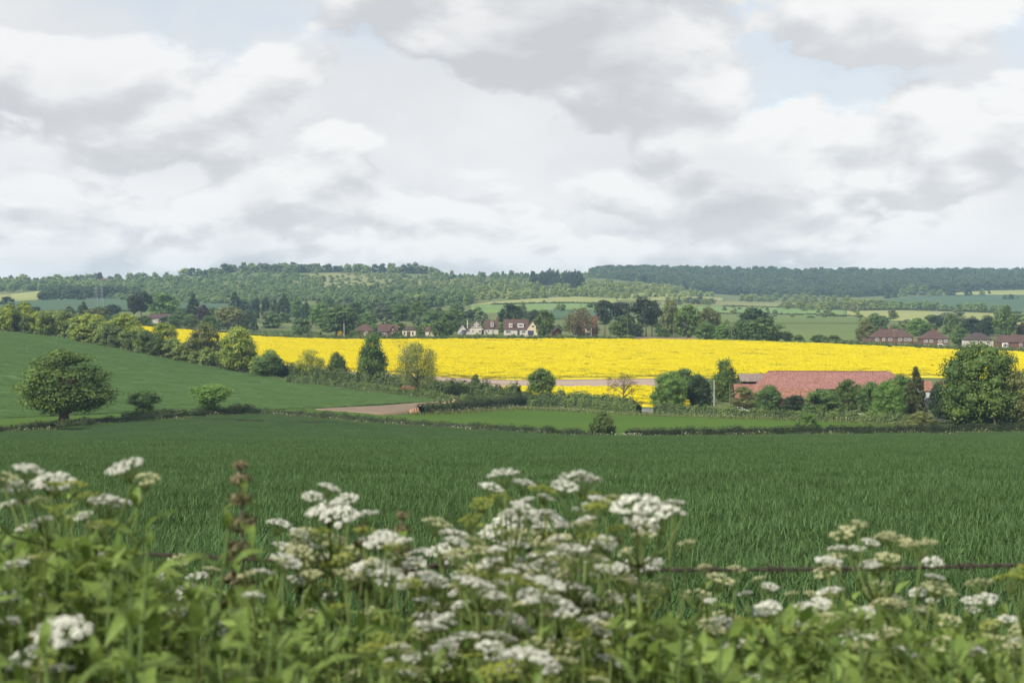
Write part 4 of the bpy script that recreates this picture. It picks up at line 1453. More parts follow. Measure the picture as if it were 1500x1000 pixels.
# ------------------------------------------------------------------ trees of the village and behind it
VIL = [
    (207, 473, 32, 46, 'pine', 'pine', 'dark pine with tall bare trunks left of the white cottage', 'pine_tree'),
    (196, 473, 22, 40, 'pine', 'pine', 'dark pine leaning beside the taller pine left of the cottage', 'pine_tree'),
    (238, 466, 50, 36, 'round', 'bright', 'bright green rounded tree behind the white cottage', 'tree'),
    (283, 474, 26, 43, 'cone', 'dark', 'dark conifer right of the white cottage', 'conifer'),
    (299, 477, 24, 30, 'oval', 'copper', 'purple leaved copper tree right of the white cottage', 'copper_beech'),
    (312, 476, 24, 26, 'round', 'mid', 'green tree between the copper tree and the olive tree', 'tree'),
    (335, 482, 52, 34, 'round', 'olive', 'broad olive tree right of the copper tree', 'tree'),
    (308, 486, 36, 24, 'bush', 'mid', 'green bush below the copper tree', 'bush'),
    (344, 466, 28, 38, 'cone', 'dark', 'dark spreading conifer behind the olive tree', 'conifer'),
    (375, 466, 15, 30, 'column', 'dark', 'first dark cypress right of the olive tree', 'cypress'),
    (389, 464, 15, 28, 'column', 'dark', 'second dark cypress right of the olive tree', 'cypress'),
    (403, 468, 17, 30, 'column', 'dark', 'third dark cypress beside the tall dark conifer', 'cypress'),
    (416, 470, 22, 40, 'oval', 'dark', 'tall dark conifer at the end of the cypress row', 'conifer'),
    (434, 468, 22, 34, 'oval', 'mid', 'pale trunked tree right of the dark conifer', 'tree'),
    (449, 470, 18, 28, 'oval', 'dark', 'dark narrow tree behind the telegraph pole', 'tree'),
    (395, 480, 28, 25, 'round', 'grey', 'small grey leaved tree in front of the cypresses', 'tree'),
    (372, 484, 14, 14, 'bush', 'dark', 'dark pointed bush in the village meadow', 'bush'),
    (470, 480, 40, 36, 'round', 'bright', 'bright green tree left of the broad village tree', 'tree'),
    (500, 491, 66, 44, 'round', 'mid', 'broad green tree left of the bungalows', 'tree'),
    (442, 492, 36, 26, 'bush', 'mid', 'leafy bush at the foot of the telegraph pole', 'bush'),
    (520, 474, 30, 30, 'round', 'dark', 'dark tree behind the first brown roof', 'tree'),
    (541, 489, 24, 18, 'bush', 'mid', 'dark hedge bush between two brown bungalows', 'bush'),
    (560, 470, 40, 22, 'round', 'grey', 'grey green tree behind the brown bungalow', 'tree'),
    (588, 470, 40, 26, 'round', 'mid', 'green tree above the cream bungalow', 'tree'),
    (612, 476, 34, 34, 'oval', 'oak', 'dark tree above the cream gable', 'tree'),
    (648, 496, 36, 30, 'round', 'mid', 'rounded tree left of the half timbered house', 'tree'),
    (632, 480, 30, 26, 'round', 'mid', 'green tree behind the rounded village tree', 'tree'),
    (665, 478, 34, 26, 'round', 'oak', 'dark tree behind the small white gable', 'tree'),
    (690, 470, 30, 16, 'round', 'dark', 'dark crown above the half timbered roof', 'tree'),
    (747, 482, 40, 37, 'round', 'dark', 'dark round tree behind the white house with flat dormers', 'tree'),
    (765, 474, 18, 32, 'oval', 'grey', 'grey green tree behind the flat dormers', 'tree'),
    (782, 478, 24, 24, 'round', 'dark', 'dark tree behind the white garage gable', 'tree'),
    (797, 494, 32, 40, 'round', 'oak', 'dark leafy tree right of the white garage gable', 'tree'),
    (847, 496, 46, 46, 'airy', 'bronze', 'thin leaved brown tree in front of the brick house', 'tree'),
    (886, 490, 34, 50, 'pine', 'pine', 'left pine of the group beside the brick house', 'pine_tree'),
    (910, 490, 30, 47, 'pine', 'pine', 'middle pine of the group beside the brick house', 'pine_tree'),
    (946, 493, 48, 57, 'pine', 'pine', 'tallest pine of the group with bare trunks', 'pine_tree'),
    (955, 493, 34, 48, 'pine', 'pine', 'pine behind the tallest pine of the group', 'pine_tree'),
    (912, 494, 36, 32, 'round', 'oak', 'leafy tree under the middle pine', 'tree'),
    (932, 495, 28, 20, 'bush', 'dark', 'dark bush under the tallest pine', 'bush'),
    (972, 497, 22, 16, 'bush', 'oak', 'green bush left of the pale olive tree', 'bush'),
    (984, 490, 36, 50, 'oval', 'olive', 'pale olive tree right of the pines', 'tree'),
    (1008, 497, 42, 50, 'round', 'oak', 'big dark green tree right of the olive tree', 'tree'),
    (1038, 490, 36, 40, 'round', 'olive', 'soft olive tree behind the green bushes', 'tree'),
    (1035, 499, 34, 28, 'round', 'mid', 'green bushy tree at the field hedge', 'tree'),
    (1060, 500, 32, 26, 'round', 'bright', 'yellow green bushy tree beside the field pole', 'tree'),
    (1105, 500, 58, 48, 'round', 'dark', 'large dark oak at the field hedge', 'oak_tree'),
    (1116, 503, 62, 38, 'round', 'mid', 'lower bright sided tree in front of the dark oak', 'tree'),
    (1085, 502, 30, 30, 'round', 'mid', 'green tree left of the dark oak', 'tree'),
    (1152, 503, 24, 18, 'bush', 'oak', 'dark bush right of the large oak', 'bush'),
    (1170, 504, 20, 14, 'bush', 'oak', 'low dark bush at the near corner of the meadow', 'bush'),
    (1200, 504, 30, 14, 'bush', 'mid', 'low green bushes along the meadow edge', 'bush'),
    (1222, 504, 26, 13, 'bush', 'oak', 'low green bush right along the meadow edge', 'bush'),
    (1266, 502, 32, 34, 'oval', 'olive', 'olive brown tree left of the long brick house', 'tree'),
    (1282, 490, 30, 28, 'round', 'oak', 'dark topped tree behind the long brick house', 'tree'),
    (1344, 492, 34, 26, 'round', 'bright', 'light green tree between the two brick houses', 'tree'),
    (1372, 480, 26, 18, 'round', 'dark', 'dark tree above the second brick house', 'tree'),
    (1394, 486, 22, 27, 'round', 'oak', 'rounded dark tree right of the second brick house', 'tree'),
    (1405, 507, 30, 30, 'oval', 'mid', 'green tree between the second house and the white house', 'tree'),
    (1422, 490, 38, 24, 'round', 'dark', 'dark tree behind the white walled house', 'tree'),
    (1448, 492, 34, 28, 'round', 'dark', 'dark tree right behind the white walled house', 'tree'),
    (1474, 496, 34, 48, 'oval', 'oak', 'tall dark tree behind the last brick house', 'tree'),
    (1500, 496, 26, 24, 'round', 'bronze', 'brown tree at the right edge behind the last house', 'tree'),
    (122, 469, 18, 27, 'oval', 'dark', 'dark upright tree beyond the left hedgerow', 'tree'),
    (137, 472, 34, 20, 'round', 'olive', 'low olive tree right of the dark upright tree', 'tree'),
    (146, 467, 28, 18, 'round', 'oak', 'dark tree behind the low olive tree', 'tree'),
    (165, 466, 30, 20, 'round', 'dark', 'dark round tree left of the pines', 'tree'),
    (102, 464, 14, 15, 'round', 'copper', 'small reddish tree beyond the left hedgerow', 'tree'),
    (254, 480, 22, 20, 'bush', 'mid', 'green bush hiding the right end of the white cottage', 'bush'),
    (213, 479, 24, 17, 'bush', 'mid', 'green bush between the pines and the white cottage', 'bush'),
    (265, 476, 30, 24, 'bush', 'mid', 'green bush right of the cottage wall', 'bush'),
    (278, 480, 26, 20, 'bush', 'oak', 'dark bush in front of the dark conifer', 'bush'),
    (198, 478, 20, 14, 'bush', 'dark', 'dark bush at the foot of the pines', 'bush'),
    (528, 489, 18, 10, 'bush', 'grey', 'pale flowering bush in front of the first brown roof', 'bush'),
    (553, 495, 16, 10, 'bush', 'mid', 'small green bush in front of the brick bungalow', 'bush'),
    (580, 495, 18, 9, 'bush', 'oak', 'dark garden bush between the brick and cream bungalows', 'bush'),
    (616, 495, 16, 11, 'bush', 'mid', 'green garden bush right of the cream bungalow', 'bush'),
    (520, 495, 22, 12, 'bush', 'oak', 'dark bush below the first brown roof', 'bush'),
    (498, 494, 10, 9, 'bush', 'gorse', 'yellow flowering bush at the rapeseed hedge', 'bush'),
    (537, 493, 9, 8, 'bush', 'blossom', 'pinkish white flowering bush at the rapeseed hedge', 'bush'),
]
for (x, y, w, h, kd, lf, lab, nm) in VIL:
    b = BARK_RED if kd == 'pine' else (BARK_PALE if lf in ('grey', 'olive') else None)
    tree(x, y, w, h, kd, lf, lab, nm, 'mid', bark=b, cat='bush' if nm == 'bush' else 'tree')

pts = []
for i in range(70):
    x = rr.uniform(350, 720)
    pts.append((x, rr.uniform(456, 482), rr.uniform(16, 32), rr.uniform(13, 24)))
far_trees(pts, ['oak', 'mid', 'dark', 'mid', 'grey'], 'village garden tree', 'trees crowding the village gardens', seed=21, marks=[(335, 'the broad olive tree'), (375, 'the first cypress'), (403, 'the third cypress'), (434, 'the dark conifer'), (470, 'the broad village tree'), (520, 'the first brown roof'), (560, 'the brick bungalow'), (600, 'the cream bungalow'), (648, 'the rounded village tree'), (690, 'the half timbered house')])
pts = []
for i in range(30):
    x = rr.uniform(-10, 360)
    pts.append((x, 463 + x * 0.045 + rr.uniform(-3, 3), rr.uniform(14, 28), rr.uniform(9, 16)))
far_mass(pts, 'oak', 'dark bushy belt of trees beyond the left end of the yellow field', 22)
pts = []
for i in range(60):
    x = rr.uniform(1255, 1520)
    pts.append((x, rr.uniform(466, 492), rr.uniform(14, 28), rr.uniform(9, 17)))
far_trees(pts, ['olive', 'grey', 'mid', 'far_light', 'oak'], 'scrub bush', 'scrub behind the brick houses', 'bush', seed=23, cat='bush', marks=[(1266, 'the olive brown tree'), (1308, 'the long brick pair'), (1340, 'the gap between the houses'), (1371, 'the second brick house'), (1405, 'the pale wooden pole'), (1437, 'the white walled house'), (1474, 'the tall dark tree'), (1500, 'the last brick house')])
pts = []
for x in np.arange(496, 664, 7.0):
    pts.append((x + rr.uniform(-3, 3), 490.5 + rr.uniform(-1.5, 0.5), rr.uniform(16, 26), rr.uniform(12, 21)))
for x in np.arange(668, 870, 8.0):
    pts.append((x + rr.uniform(-3, 3), 485.5 + rr.uniform(-1.5, 1), rr.uniform(14, 22), rr.uniform(10, 19)))
far_mass(pts, 'oak', 'dark garden trees and shrubs close behind the village houses', 25)
pts = []
for i in range(26):
    x = rr.uniform(690, 1100)
    pts.append((x, rr.uniform(472, 490), rr.uniform(14, 24), rr.uniform(9, 15)))
far_trees(pts, ['oak', 'mid', 'dark', 'olive'], 'garden tree', 'garden trees behind the houses and pines', seed=24, marks=[(706, 'the half timbered house'), (760, 'the flat dormers'), (797, 'the leafy tree by the garage'), (857, 'the brick house'), (910, 'the middle pine'), (946, 'the tallest pine'), (984, 'the pale olive tree'), (1035, 'the big dark green tree'), (1085, 'the dark oak')])

# ------------------------------------------------------------------ hedgerow trees of the near fields
NEARTREES = [
    (93, 621, 146, 107, 'broad', 'oak', 'large spreading lone tree on the left with a reddish trunk', 'tree', 'hero', 'tree'),
    (210, 613, 56, 40, 'vase', 'mid', 'small green thorn tree between the lone tree and the wide bush', 'thorn_tree', 'big', 'tree'),
    (308, 609, 78, 46, 'vase', 'bright', 'wide flat topped thorn tree narrowing to its foot', 'thorn_tree', 'big', 'tree'),
    (882, 643.5, 40, 42, 'bush', 'hedge', 'ivy covered stump standing up from the near hedge', 'ivy_stump', 'big', 'bush'),
    (1182, 631, 38, 27, 'bush', 'bright', 'rounded yellow green bush behind the right near hedge', 'bush', 'big', 'bush'),
    (1350, 628, 46, 26, 'bush', 'olive', 'low olive bush behind the right near hedge', 'bush', 'big', 'bush'),
    # left hedgerow
    (184, 508, 50, 50, 'round', 'yellow', 'large yellow green tree in the left hedgerow', 'tree', 'big', 'tree'),
    (240, 519, 48, 46, 'round', 'yellow', 'yellow green tree right of the largest hedgerow tree', 'tree', 'big', 'tree'),
    (299, 535, 54, 62, 'oval', 'olive', 'olive brown ivy clad tree in the left hedgerow', 'tree', 'big', 'tree'),
    (349, 546, 56, 67, 'oval', 'yellow', 'yellow green tree at the lower end of the left hedgerow', 'tree', 'big', 'tree'),
    (392, 553, 48, 35, 'round', 'mid', 'spreading green thorn below the left hedgerow', 'tree', 'big', 'tree'),
    (457, 557, 46, 45, 'airy', 'yellow', 'light airy tree with an ivy clad stem by the silver car', 'tree', 'big', 'tree'),
    (493, 554, 32, 38, 'tall', 'oak', 'small dense dark tree beside the tall leafy tree', 'tree', 'big', 'tree'),
    (544, 560, 50, 72, 'tall', 'mid', 'tall leafy tree in front of the yellow field', 'tree', 'big', 'tree'),
    (612, 580, 60, 78, 'airy', 'willow', 'tall airy willow in front of the yellow field', 'willow_tree', 'hero', 'tree'),
    (697, 573, 18, 25, 'oval', 'oak', 'small dark thorn in the lane hedge', 'tree', 'mid', 'tree'),
    (793, 583, 44, 44, 'round', 'oak', 'round dark tree standing alone in the lane hedge', 'tree', 'big', 'tree'),
    (913, 592, 48, 47, 'bare', 'bronze', 'nearly bare twiggy tree by the lane gap', 'tree', 'big', 'tree'),
    (1003, 592, 58, 52, 'round', 'mid', 'soft green tree behind the round tree by the lane', 'tree', 'big', 'tree'),
    (982, 602, 56, 58, 'round', 'bright', 'round dense green tree right of the lane gap', 'tree', 'hero', 'tree'),
    (1023, 602, 44, 52, 'oval', 'dark', 'dark tree right of the round green tree', 'tree', 'big', 'tree'),
    (1061, 588, 44, 62, 'tall', 'oak', 'ivy clad tree with gaps behind the pale pole', 'tree', 'big', 'tree'),
    (1088, 604, 48, 38, 'bush', 'olive', 'olive bush in front of the low farm roof', 'bush', 'big', 'bush'),
    (1128, 606, 44, 42, 'oval', 'mid', 'green tree in front of the low farm building', 'tree', 'big', 'tree'),
    (1165, 607, 48, 28, 'bush', 'dark', 'dark bush in front of the orange roofs', 'bush', 'big', 'bush'),
    (1206, 612, 62, 42, 'round', 'mid', 'wide green tree in front of the barn', 'tree', 'big', 'tree'),
    (1243, 604, 44, 48, 'round', 'oak', 'dark tree rising against the barn roof', 'tree', 'big', 'tree'),
    (1274, 609, 42, 50, 'round', 'mid', 'green tree hiding the lower right part of the barn roof', 'tree', 'big', 'tree'),
    (1318, 606, 48, 58, 'round', 'mid', 'green tree at the right end of the barn', 'tree', 'big', 'tree'),
    (1299, 616, 54, 58, 'round', 'bright', 'bright green tree in front of the barn end', 'tree', 'hero', 'tree'),
    (1341, 615, 36, 77, 'cone', 'cedar', 'brownish pointed conifer right of the barn', 'conifer', 'hero', 'tree'),
    (1374, 612, 28, 52, 'oval', 'dark', 'dark narrow tree between conifer and great tree', 'tree', 'big', 'tree'),
    (1432, 628, 126, 126, 'round', 'oak', 'great dark rounded tree on the right', 'tree', 'hero', 'tree'),
    (1394, 624, 60, 74, 'round', 'dark', 'leafy lower tree at the left foot of the great tree', 'tree', 'big', 'tree'),
    (1490, 630, 70, 88, 'round', 'olive', 'olive tree at the right edge beside the great tree', 'tree', 'big', 'tree'),
    (1496, 606, 44, 46, 'round', 'dark', 'dark tree behind the olive tree at the right edge', 'tree', 'big', 'tree'),
    (596, 548, 38, 48, 'bare', 'willow', 'pale half bare tree in the yellow field behind the willow', 'tree', 'big', 'tree'),
]
for (x, y, w, h, kd, lf, lab, nm, lod, ct) in NEARTREES:
    b = BARK_RED if 'reddish' in lab else (BARK_PALE if kd in ('bare',) else None)
    tree(x, y, w, h, kd, lf, lab, nm, lod, bark=b, cat=ct)
# the left hedgerow between its trees: bushes of several sizes
r2 = random.Random(11)
HMARK = [(-20, 'the left edge of the hedgerow'), (40, 'the thick left part of the hedgerow'), (90, 'the low stretch of the hedgerow'), (135, 'the hedgerow before the largest tree'), (184, 'the largest hedgerow tree'), (240, 'the second yellow green hedgerow tree'), (299, 'the ivy clad hedgerow tree'), (349, 'the last hedgerow tree'), (385, 'the spreading thorn')]
xx = -30.0
while xx < 392:
    yb = float(line_y(LEFT_TOP, xx)) + r2.uniform(-1.5, 1.0)
    h = 34 if xx < 70 else (31 if xx < 240 else 27)
    lf = r2.choice(['hedge_light', 'hedge_light', 'hedge', 'yellow', 'hedge_light', 'hedge'])
    tree(xx, yb, r2.uniform(24, 40), h * r2.uniform(0.72, 1.2), 'bush', lf, 'front %s bush %s' % (LEAF_WORD[lf], side_of(xx, HMARK)), 'bush', 'mid', 'bushes of the left hedgerow', 'bush')
    if r2.random() < 0.7:
        lf = r2.choice(['yellow', 'hedge_light', 'yellow'])
        tree(xx + 6, yb - 4, r2.uniform(26, 38), h * r2.uniform(0.9, 1.3), 'bush', lf, 'taller %s bush behind, %s' % (LEAF_WORD[lf], side_of(xx + 6, HMARK)), 'bush', 'mid', 'bushes of the left hedgerow', 'bush')
    xx += r2.uniform(9, 15)

# ------------------------------------------------------------------ hedges
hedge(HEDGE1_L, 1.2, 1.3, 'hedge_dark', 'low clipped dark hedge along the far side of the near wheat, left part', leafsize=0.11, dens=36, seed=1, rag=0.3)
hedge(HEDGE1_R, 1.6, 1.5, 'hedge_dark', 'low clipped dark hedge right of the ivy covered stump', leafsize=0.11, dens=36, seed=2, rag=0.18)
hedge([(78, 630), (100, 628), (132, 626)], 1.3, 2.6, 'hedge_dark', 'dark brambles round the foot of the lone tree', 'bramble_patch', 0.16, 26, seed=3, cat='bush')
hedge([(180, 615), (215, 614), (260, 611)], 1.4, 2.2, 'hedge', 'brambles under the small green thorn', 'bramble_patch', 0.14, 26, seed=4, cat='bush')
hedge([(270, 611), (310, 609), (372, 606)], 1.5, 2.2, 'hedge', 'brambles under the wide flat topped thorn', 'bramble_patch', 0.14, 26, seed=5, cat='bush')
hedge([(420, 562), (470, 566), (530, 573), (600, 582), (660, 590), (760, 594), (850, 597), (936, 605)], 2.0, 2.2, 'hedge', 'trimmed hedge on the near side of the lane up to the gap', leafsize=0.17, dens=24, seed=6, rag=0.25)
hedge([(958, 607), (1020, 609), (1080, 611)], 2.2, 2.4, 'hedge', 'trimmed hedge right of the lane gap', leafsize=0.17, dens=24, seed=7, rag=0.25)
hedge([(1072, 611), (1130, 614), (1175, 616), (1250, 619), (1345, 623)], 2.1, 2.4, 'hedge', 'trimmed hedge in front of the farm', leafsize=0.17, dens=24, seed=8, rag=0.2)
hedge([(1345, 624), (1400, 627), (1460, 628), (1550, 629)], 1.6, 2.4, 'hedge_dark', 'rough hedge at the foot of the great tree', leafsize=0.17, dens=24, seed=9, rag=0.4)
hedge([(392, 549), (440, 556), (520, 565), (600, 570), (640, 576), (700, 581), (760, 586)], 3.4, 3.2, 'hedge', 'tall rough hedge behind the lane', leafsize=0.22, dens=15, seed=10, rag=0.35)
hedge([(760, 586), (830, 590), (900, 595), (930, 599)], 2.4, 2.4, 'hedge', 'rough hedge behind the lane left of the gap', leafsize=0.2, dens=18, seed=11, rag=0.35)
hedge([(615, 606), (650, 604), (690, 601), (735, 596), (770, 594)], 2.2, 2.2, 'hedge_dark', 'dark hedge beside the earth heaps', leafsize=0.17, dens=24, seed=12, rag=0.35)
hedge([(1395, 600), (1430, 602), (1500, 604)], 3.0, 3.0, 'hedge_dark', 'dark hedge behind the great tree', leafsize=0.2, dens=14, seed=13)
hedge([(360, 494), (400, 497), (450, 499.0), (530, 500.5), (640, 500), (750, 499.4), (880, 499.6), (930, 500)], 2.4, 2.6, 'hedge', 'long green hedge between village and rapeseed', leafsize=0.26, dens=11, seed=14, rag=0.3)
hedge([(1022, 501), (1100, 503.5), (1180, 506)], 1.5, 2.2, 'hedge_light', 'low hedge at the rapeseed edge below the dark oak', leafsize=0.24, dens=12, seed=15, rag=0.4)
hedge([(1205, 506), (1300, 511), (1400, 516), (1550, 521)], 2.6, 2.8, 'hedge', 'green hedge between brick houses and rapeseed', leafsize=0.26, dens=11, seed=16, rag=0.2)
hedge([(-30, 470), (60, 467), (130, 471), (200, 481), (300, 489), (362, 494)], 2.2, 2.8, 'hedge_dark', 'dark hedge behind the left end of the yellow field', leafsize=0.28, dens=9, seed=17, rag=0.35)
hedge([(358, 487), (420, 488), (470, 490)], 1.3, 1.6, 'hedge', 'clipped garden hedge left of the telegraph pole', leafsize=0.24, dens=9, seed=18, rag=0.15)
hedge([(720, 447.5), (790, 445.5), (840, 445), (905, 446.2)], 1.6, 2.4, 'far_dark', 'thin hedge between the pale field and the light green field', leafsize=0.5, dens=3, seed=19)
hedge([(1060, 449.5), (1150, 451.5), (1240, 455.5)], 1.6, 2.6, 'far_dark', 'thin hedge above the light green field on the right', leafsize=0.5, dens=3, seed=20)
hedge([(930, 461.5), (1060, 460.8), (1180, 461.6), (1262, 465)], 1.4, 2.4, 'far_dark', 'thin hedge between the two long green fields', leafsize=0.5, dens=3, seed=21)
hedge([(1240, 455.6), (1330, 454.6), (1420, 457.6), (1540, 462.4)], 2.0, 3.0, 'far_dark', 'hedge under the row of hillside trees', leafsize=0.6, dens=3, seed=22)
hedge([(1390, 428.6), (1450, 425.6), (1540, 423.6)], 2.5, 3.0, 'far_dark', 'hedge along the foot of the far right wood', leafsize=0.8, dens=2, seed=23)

verge([(p[0], p[1] + 2.4) for p in HEDGE1_L], 2.2, 0.7, 'rough grass and white flowers under the left near hedge', 1, 16, 0.16)
verge([(860, 643.5), (890, 644), (925, 644)], 2.4, 0.8, 'white flowers round the ivy covered stump', 2, 16, 0.5)
verge([(p[0], p[1] + 2.4) for p in HEDGE1_R], 2.0, 0.8, 'rough grass and white flowers under the right near hedge', 3, 16, 0.2)
verge([(p[0], p[1] + 1.2) for p in LEFT_TOP], 3.2, 0.9, 'pale grass along the foot of the left hedgerow', 4, 9, 0.25)
verge([(600, 608), (690, 603.5), (745, 600), (800, 601), (860, 604)], 5.0, 0.9, 'rough flowery verge beside the hedge and earth heaps', 5, 12, 0.25)
verge([(860, 605), (950, 609), (1080, 613), (1180, 617), (1350, 624), (1540, 629)], 3.5, 0.9, 'rough grass along the front of the lane hedge', 6, 12, 0.15)
verge([(640, 590), (700, 594), (800, 599)], 3.0, 0.8, 'rough grass behind the earth heaps', 7, 9, 0.15)

# ------------------------------------------------------------------ buildings
M_ROOF_BROWN = plain('roof_brown', (0.085, 0.050, 0.042), 0.9, 0.3, 1.2, (1, 1, 3))
M_ROOF_DARK = plain('roof_dark', (0.060, 0.045, 0.042), 0.9, 0.3, 1.2, (1, 1, 3))
M_ROOF_RED = plain('roof_red', (0.17, 0.080, 0.056), 0.9, 0.3, 1.2, (1, 1, 3))
M_WALL_WHITE = plain('wall_white', (0.52, 0.48, 0.42), 0.9, 0.08, 1.0)
M_WALL_CREAM = plain('wall_cream', (0.60, 0.52, 0.36), 0.9, 0.08, 1.0)
M_BRICK = plain('wall_brick', (0.150, 0.075, 0.055), 0.9, 0.25, 6.0, (1, 1, 2.5))
M_BRICK_RED = plain('wall_brick_red', (0.165, 0.075, 0.054), 0.9, 0.25, 6.0, (1, 1, 2.5))
M_TIMBER = plain('timber_dark', (0.09, 0.06, 0.045), 0.9, 0.25, 4.0)
M_FRAME = plain('white_paint', (0.78, 0.77, 0.74), 0.6, 0.04, 2.0)
M_PANE = plain('window_glass', (0.035, 0.045, 0.055), 0.15, 0.1, 1.0, spec=0.6)
M_DOOR = plain('door_dark', (0.05, 0.06, 0.10), 0.6, 0.1, 2.0)


def gable_wall(mb, x0, x1, y0, y1, eave, ridge, axis):
    """walls of a house with the gables closed up to the ridge; axis 'x': ridge runs along x"""
    if axis == 'x':
        ym = (y0 + y1) / 2
        mb.add([(x0, y0, -0.8), (x1, y0, -0.8), (x1, y1, -0.8), (x0, y1, -0.8), (x0, y0, eave), (x1, y0, eave), (x1, y1, eave), (x0, y1, eave), (x0, ym, ridge), (x1, ym, ridge)],
               [(0, 1, 5, 4), (2, 3, 7, 6), (1, 2, 6, 9, 5), (3, 0, 4, 8, 7), (0, 3, 2, 1)])
    else:
        xm = (x0 + x1) / 2
        mb.add([(x0, y0, -0.8), (x1, y0, -0.8), (x1, y1, -0.8), (x0, y1, -0.8), (x0, y0, eave), (x1, y0, eave), (x1, y1, eave), (x0, y1, eave), (xm, y0, ridge), (xm, y1, ridge)],
               [(0, 1, 5, 8, 4), (2, 3, 7, 9, 6), (1, 2, 6, 5), (3, 0, 4, 7), (0, 3, 2, 1)])


def slab(mb, quad, th):
    """a roof slope: a quad given thickness downwards"""
    q = [Vector(p) for p in quad]
    n = (q[1] - q[0]).cross(q[2] - q[0]).normalized()
    if n.z < 0:
        n = -n
    lo = [p - n * th for p in q]
    k = len(q)
    mb.add(q + lo, [tuple(range(k)), tuple(range(2 * k - 1, k - 1, -1))] + [(i, i + k, (i + 1) % k + k, (i + 1) % k) for i in range(k)])


def roof_shape(mb, x0, x1, y0, y1, eave, ridge, style, over=0.35, th=0.16, hip=None):
    up = 0.10
    X0, X1, Y0, Y1 = x0 - over, x1 + over, y0 - over, y1 + over
    if style == 'gable_x':
        ym = (y0 + y1) / 2
        drop = (ridge - eave) * over / (ym - y0)
        e = eave - drop + up
        r = ridge + up
        slab(mb, [(X0, Y0, e), (X1, Y0, e), (X1, ym, r), (X0, ym, r)], th)
        slab(mb, [(X1, Y1, e), (X0, Y1, e), (X0, ym, r), (X1, ym, r)], th)
    elif style == 'gable_y':
        xm = (x0 + x1) / 2
        drop = (ridge - eave) * over / (xm - x0)
        e = eave - drop + up
        r = ridge + up
        slab(mb, [(X0, Y1, e), (X0, Y0, e), (xm, Y0, r), (xm, Y1, r)], th)
        slab(mb, [(X1, Y0, e), (X1, Y1, e), (xm, Y1, r), (xm, Y0, r)], th)
    else:
        ym = (y0 + y1) / 2
        h = (ym - y0) * 0.9 if hip is None else hip
        e = eave + up - 0.1
        r = ridge + up
        slab(mb, [(X0, Y0, e), (X1, Y0, e), (x1 - h, ym, r), (x0 + h, ym, r)], th)
        slab(mb, [(X1, Y1, e), (X0, Y1, e), (x0 + h, ym, r), (x1 - h, ym, r)], th)
        slab(mb, [(X0, Y1, e), (X0, Y0, e), (x0 + h, ym, r)], th)
        slab(mb, [(X1, Y0, e), (X1, Y1, e), (x1 - h, ym, r)], th)


def window(parent, x, z, w, h, y, bars=1, frame=M_FRAME):
    """a framed window on the front wall (facing -y) of a building"""
    f = 0.10
    mb = MB()
    mb.box(x - w / 2, x + w / 2, y - 0.07, y + 0.02, z, z + f)
    mb.box(x - w / 2, x + w / 2, y - 0.07, y + 0.02, z + h - f, z + h)
    mb.box(x - w / 2, x - w / 2 + f, y - 0.07, y + 0.02, z + f, z + h - f)
    mb.box(x + w / 2 - f, x + w / 2, y - 0.07, y + 0.02, z + f, z + h - f)
    for k in range(bars):
        bx = x - w / 2 + w * (k + 1) / (bars + 1)
        mb.box(bx - 0.04, bx + 0.04, y - 0.06, y + 0.02, z + f, z + h - f)
    o = mb.build('window', frame, parent)
    MB().box(x - w / 2 + f, x + w / 2 - f, y - 0.025, y + 0.015, z + f, z + h - f).build('pane', M_PANE, o)
    return o


def door(parent, x, w, h, y, mat=M_DOOR):
    o = MB().box(x - w / 2, x + w / 2, y - 0.05, y + 0.02, 0, h).build('door', mat, parent)
    return o


def chimney(parent, x, y, z0, z1, w=0.8, mat=M_BRICK, pots=2):
    mb = MB().box(x - w / 2, x + w / 2, y - 0.3, y + 0.3, z0, z1)
    mb.box(x - w / 2 - .06, x + w / 2 + .06, y - 0.36, y + 0.36, z1 - 0.18, z1 + 0.002)
    o = mb.build('chimney', mat, parent)
    p = MB()
    for k in range(pots):
        px_ = x + (k - (pots - 1) / 2) * 0.35
        p.tube([(px_, y, z1), (px_, y, z1 + 0.35)], [0.12, 0.10], 8)
    p.build('chimney_pot', M_ROOF_RED, o)


def building(name, px, py, label, cat='house', rz=0.0, Y=None):
    p = at(px, py) if Y is None else on_ground(px, Y)
    o = empty(name, p, rz)
    tag(o, label, cat)
    return o, p.y / FPX          # metres per photograph pixel there


def wing(root, x0, x1, depth, eave, ridge, style, wall, roof, y0=0.0, hip=None, over=0.35):
    mb = MB()
    if style == 'hip':
        mb.box(x0, x1, y0, y0 + depth, -0.8, eave)
    else:
        gable_wall(mb, x0, x1, y0, y0 + depth, eave, ridge, 'x' if style == 'gable_x' else 'y')
    mb.build('wall', wall, root)
    rb = MB()
    roof_shape(rb, x0, x1, y0, y0 + depth, eave, ridge, style, over, hip=hip)
    return rb.build('roof', roof, root)


# half timbered white house
b, s = building('house', 706, 489.5, 'white half timbered house with a catslide brown roof', rz=0.05)
w = wing(b, -23 * s, 5 * s, 8.0, 1.4, 6.6, 'gable_y', M_WALL_WHITE, M_ROOF_BROWN)
w2 = wing(b, 4 * s, 24 * s, 7.0, 2.7, 6.2, 'gable_x', M_WALL_WHITE, M_ROOF_BROWN, 0.8)
tm = MB()
for k in range(-3, 4):
    x = -9 * s + k * 0.75
    top = 6.2 - abs(k * 0.75) * 1.12
    tm.box(x - 0.07, x + 0.07, -0.05, 0.02, 2.9, top)
tm.box(-9 * s - 3.2, -9 * s + 3.2, -0.06, 0.02, 2.75, 2.92)
tm.build('timber_frame', M_TIMBER, b)
for x in (-13 * s, -4.5 * s):
    window(b, x, 3.3, 1.3, 1.1, -0.012, 1)
for x in (-19 * s, -13.5 * s):
    window(b, x, 0.9, 0.9, 1.1, -0.012, 1)
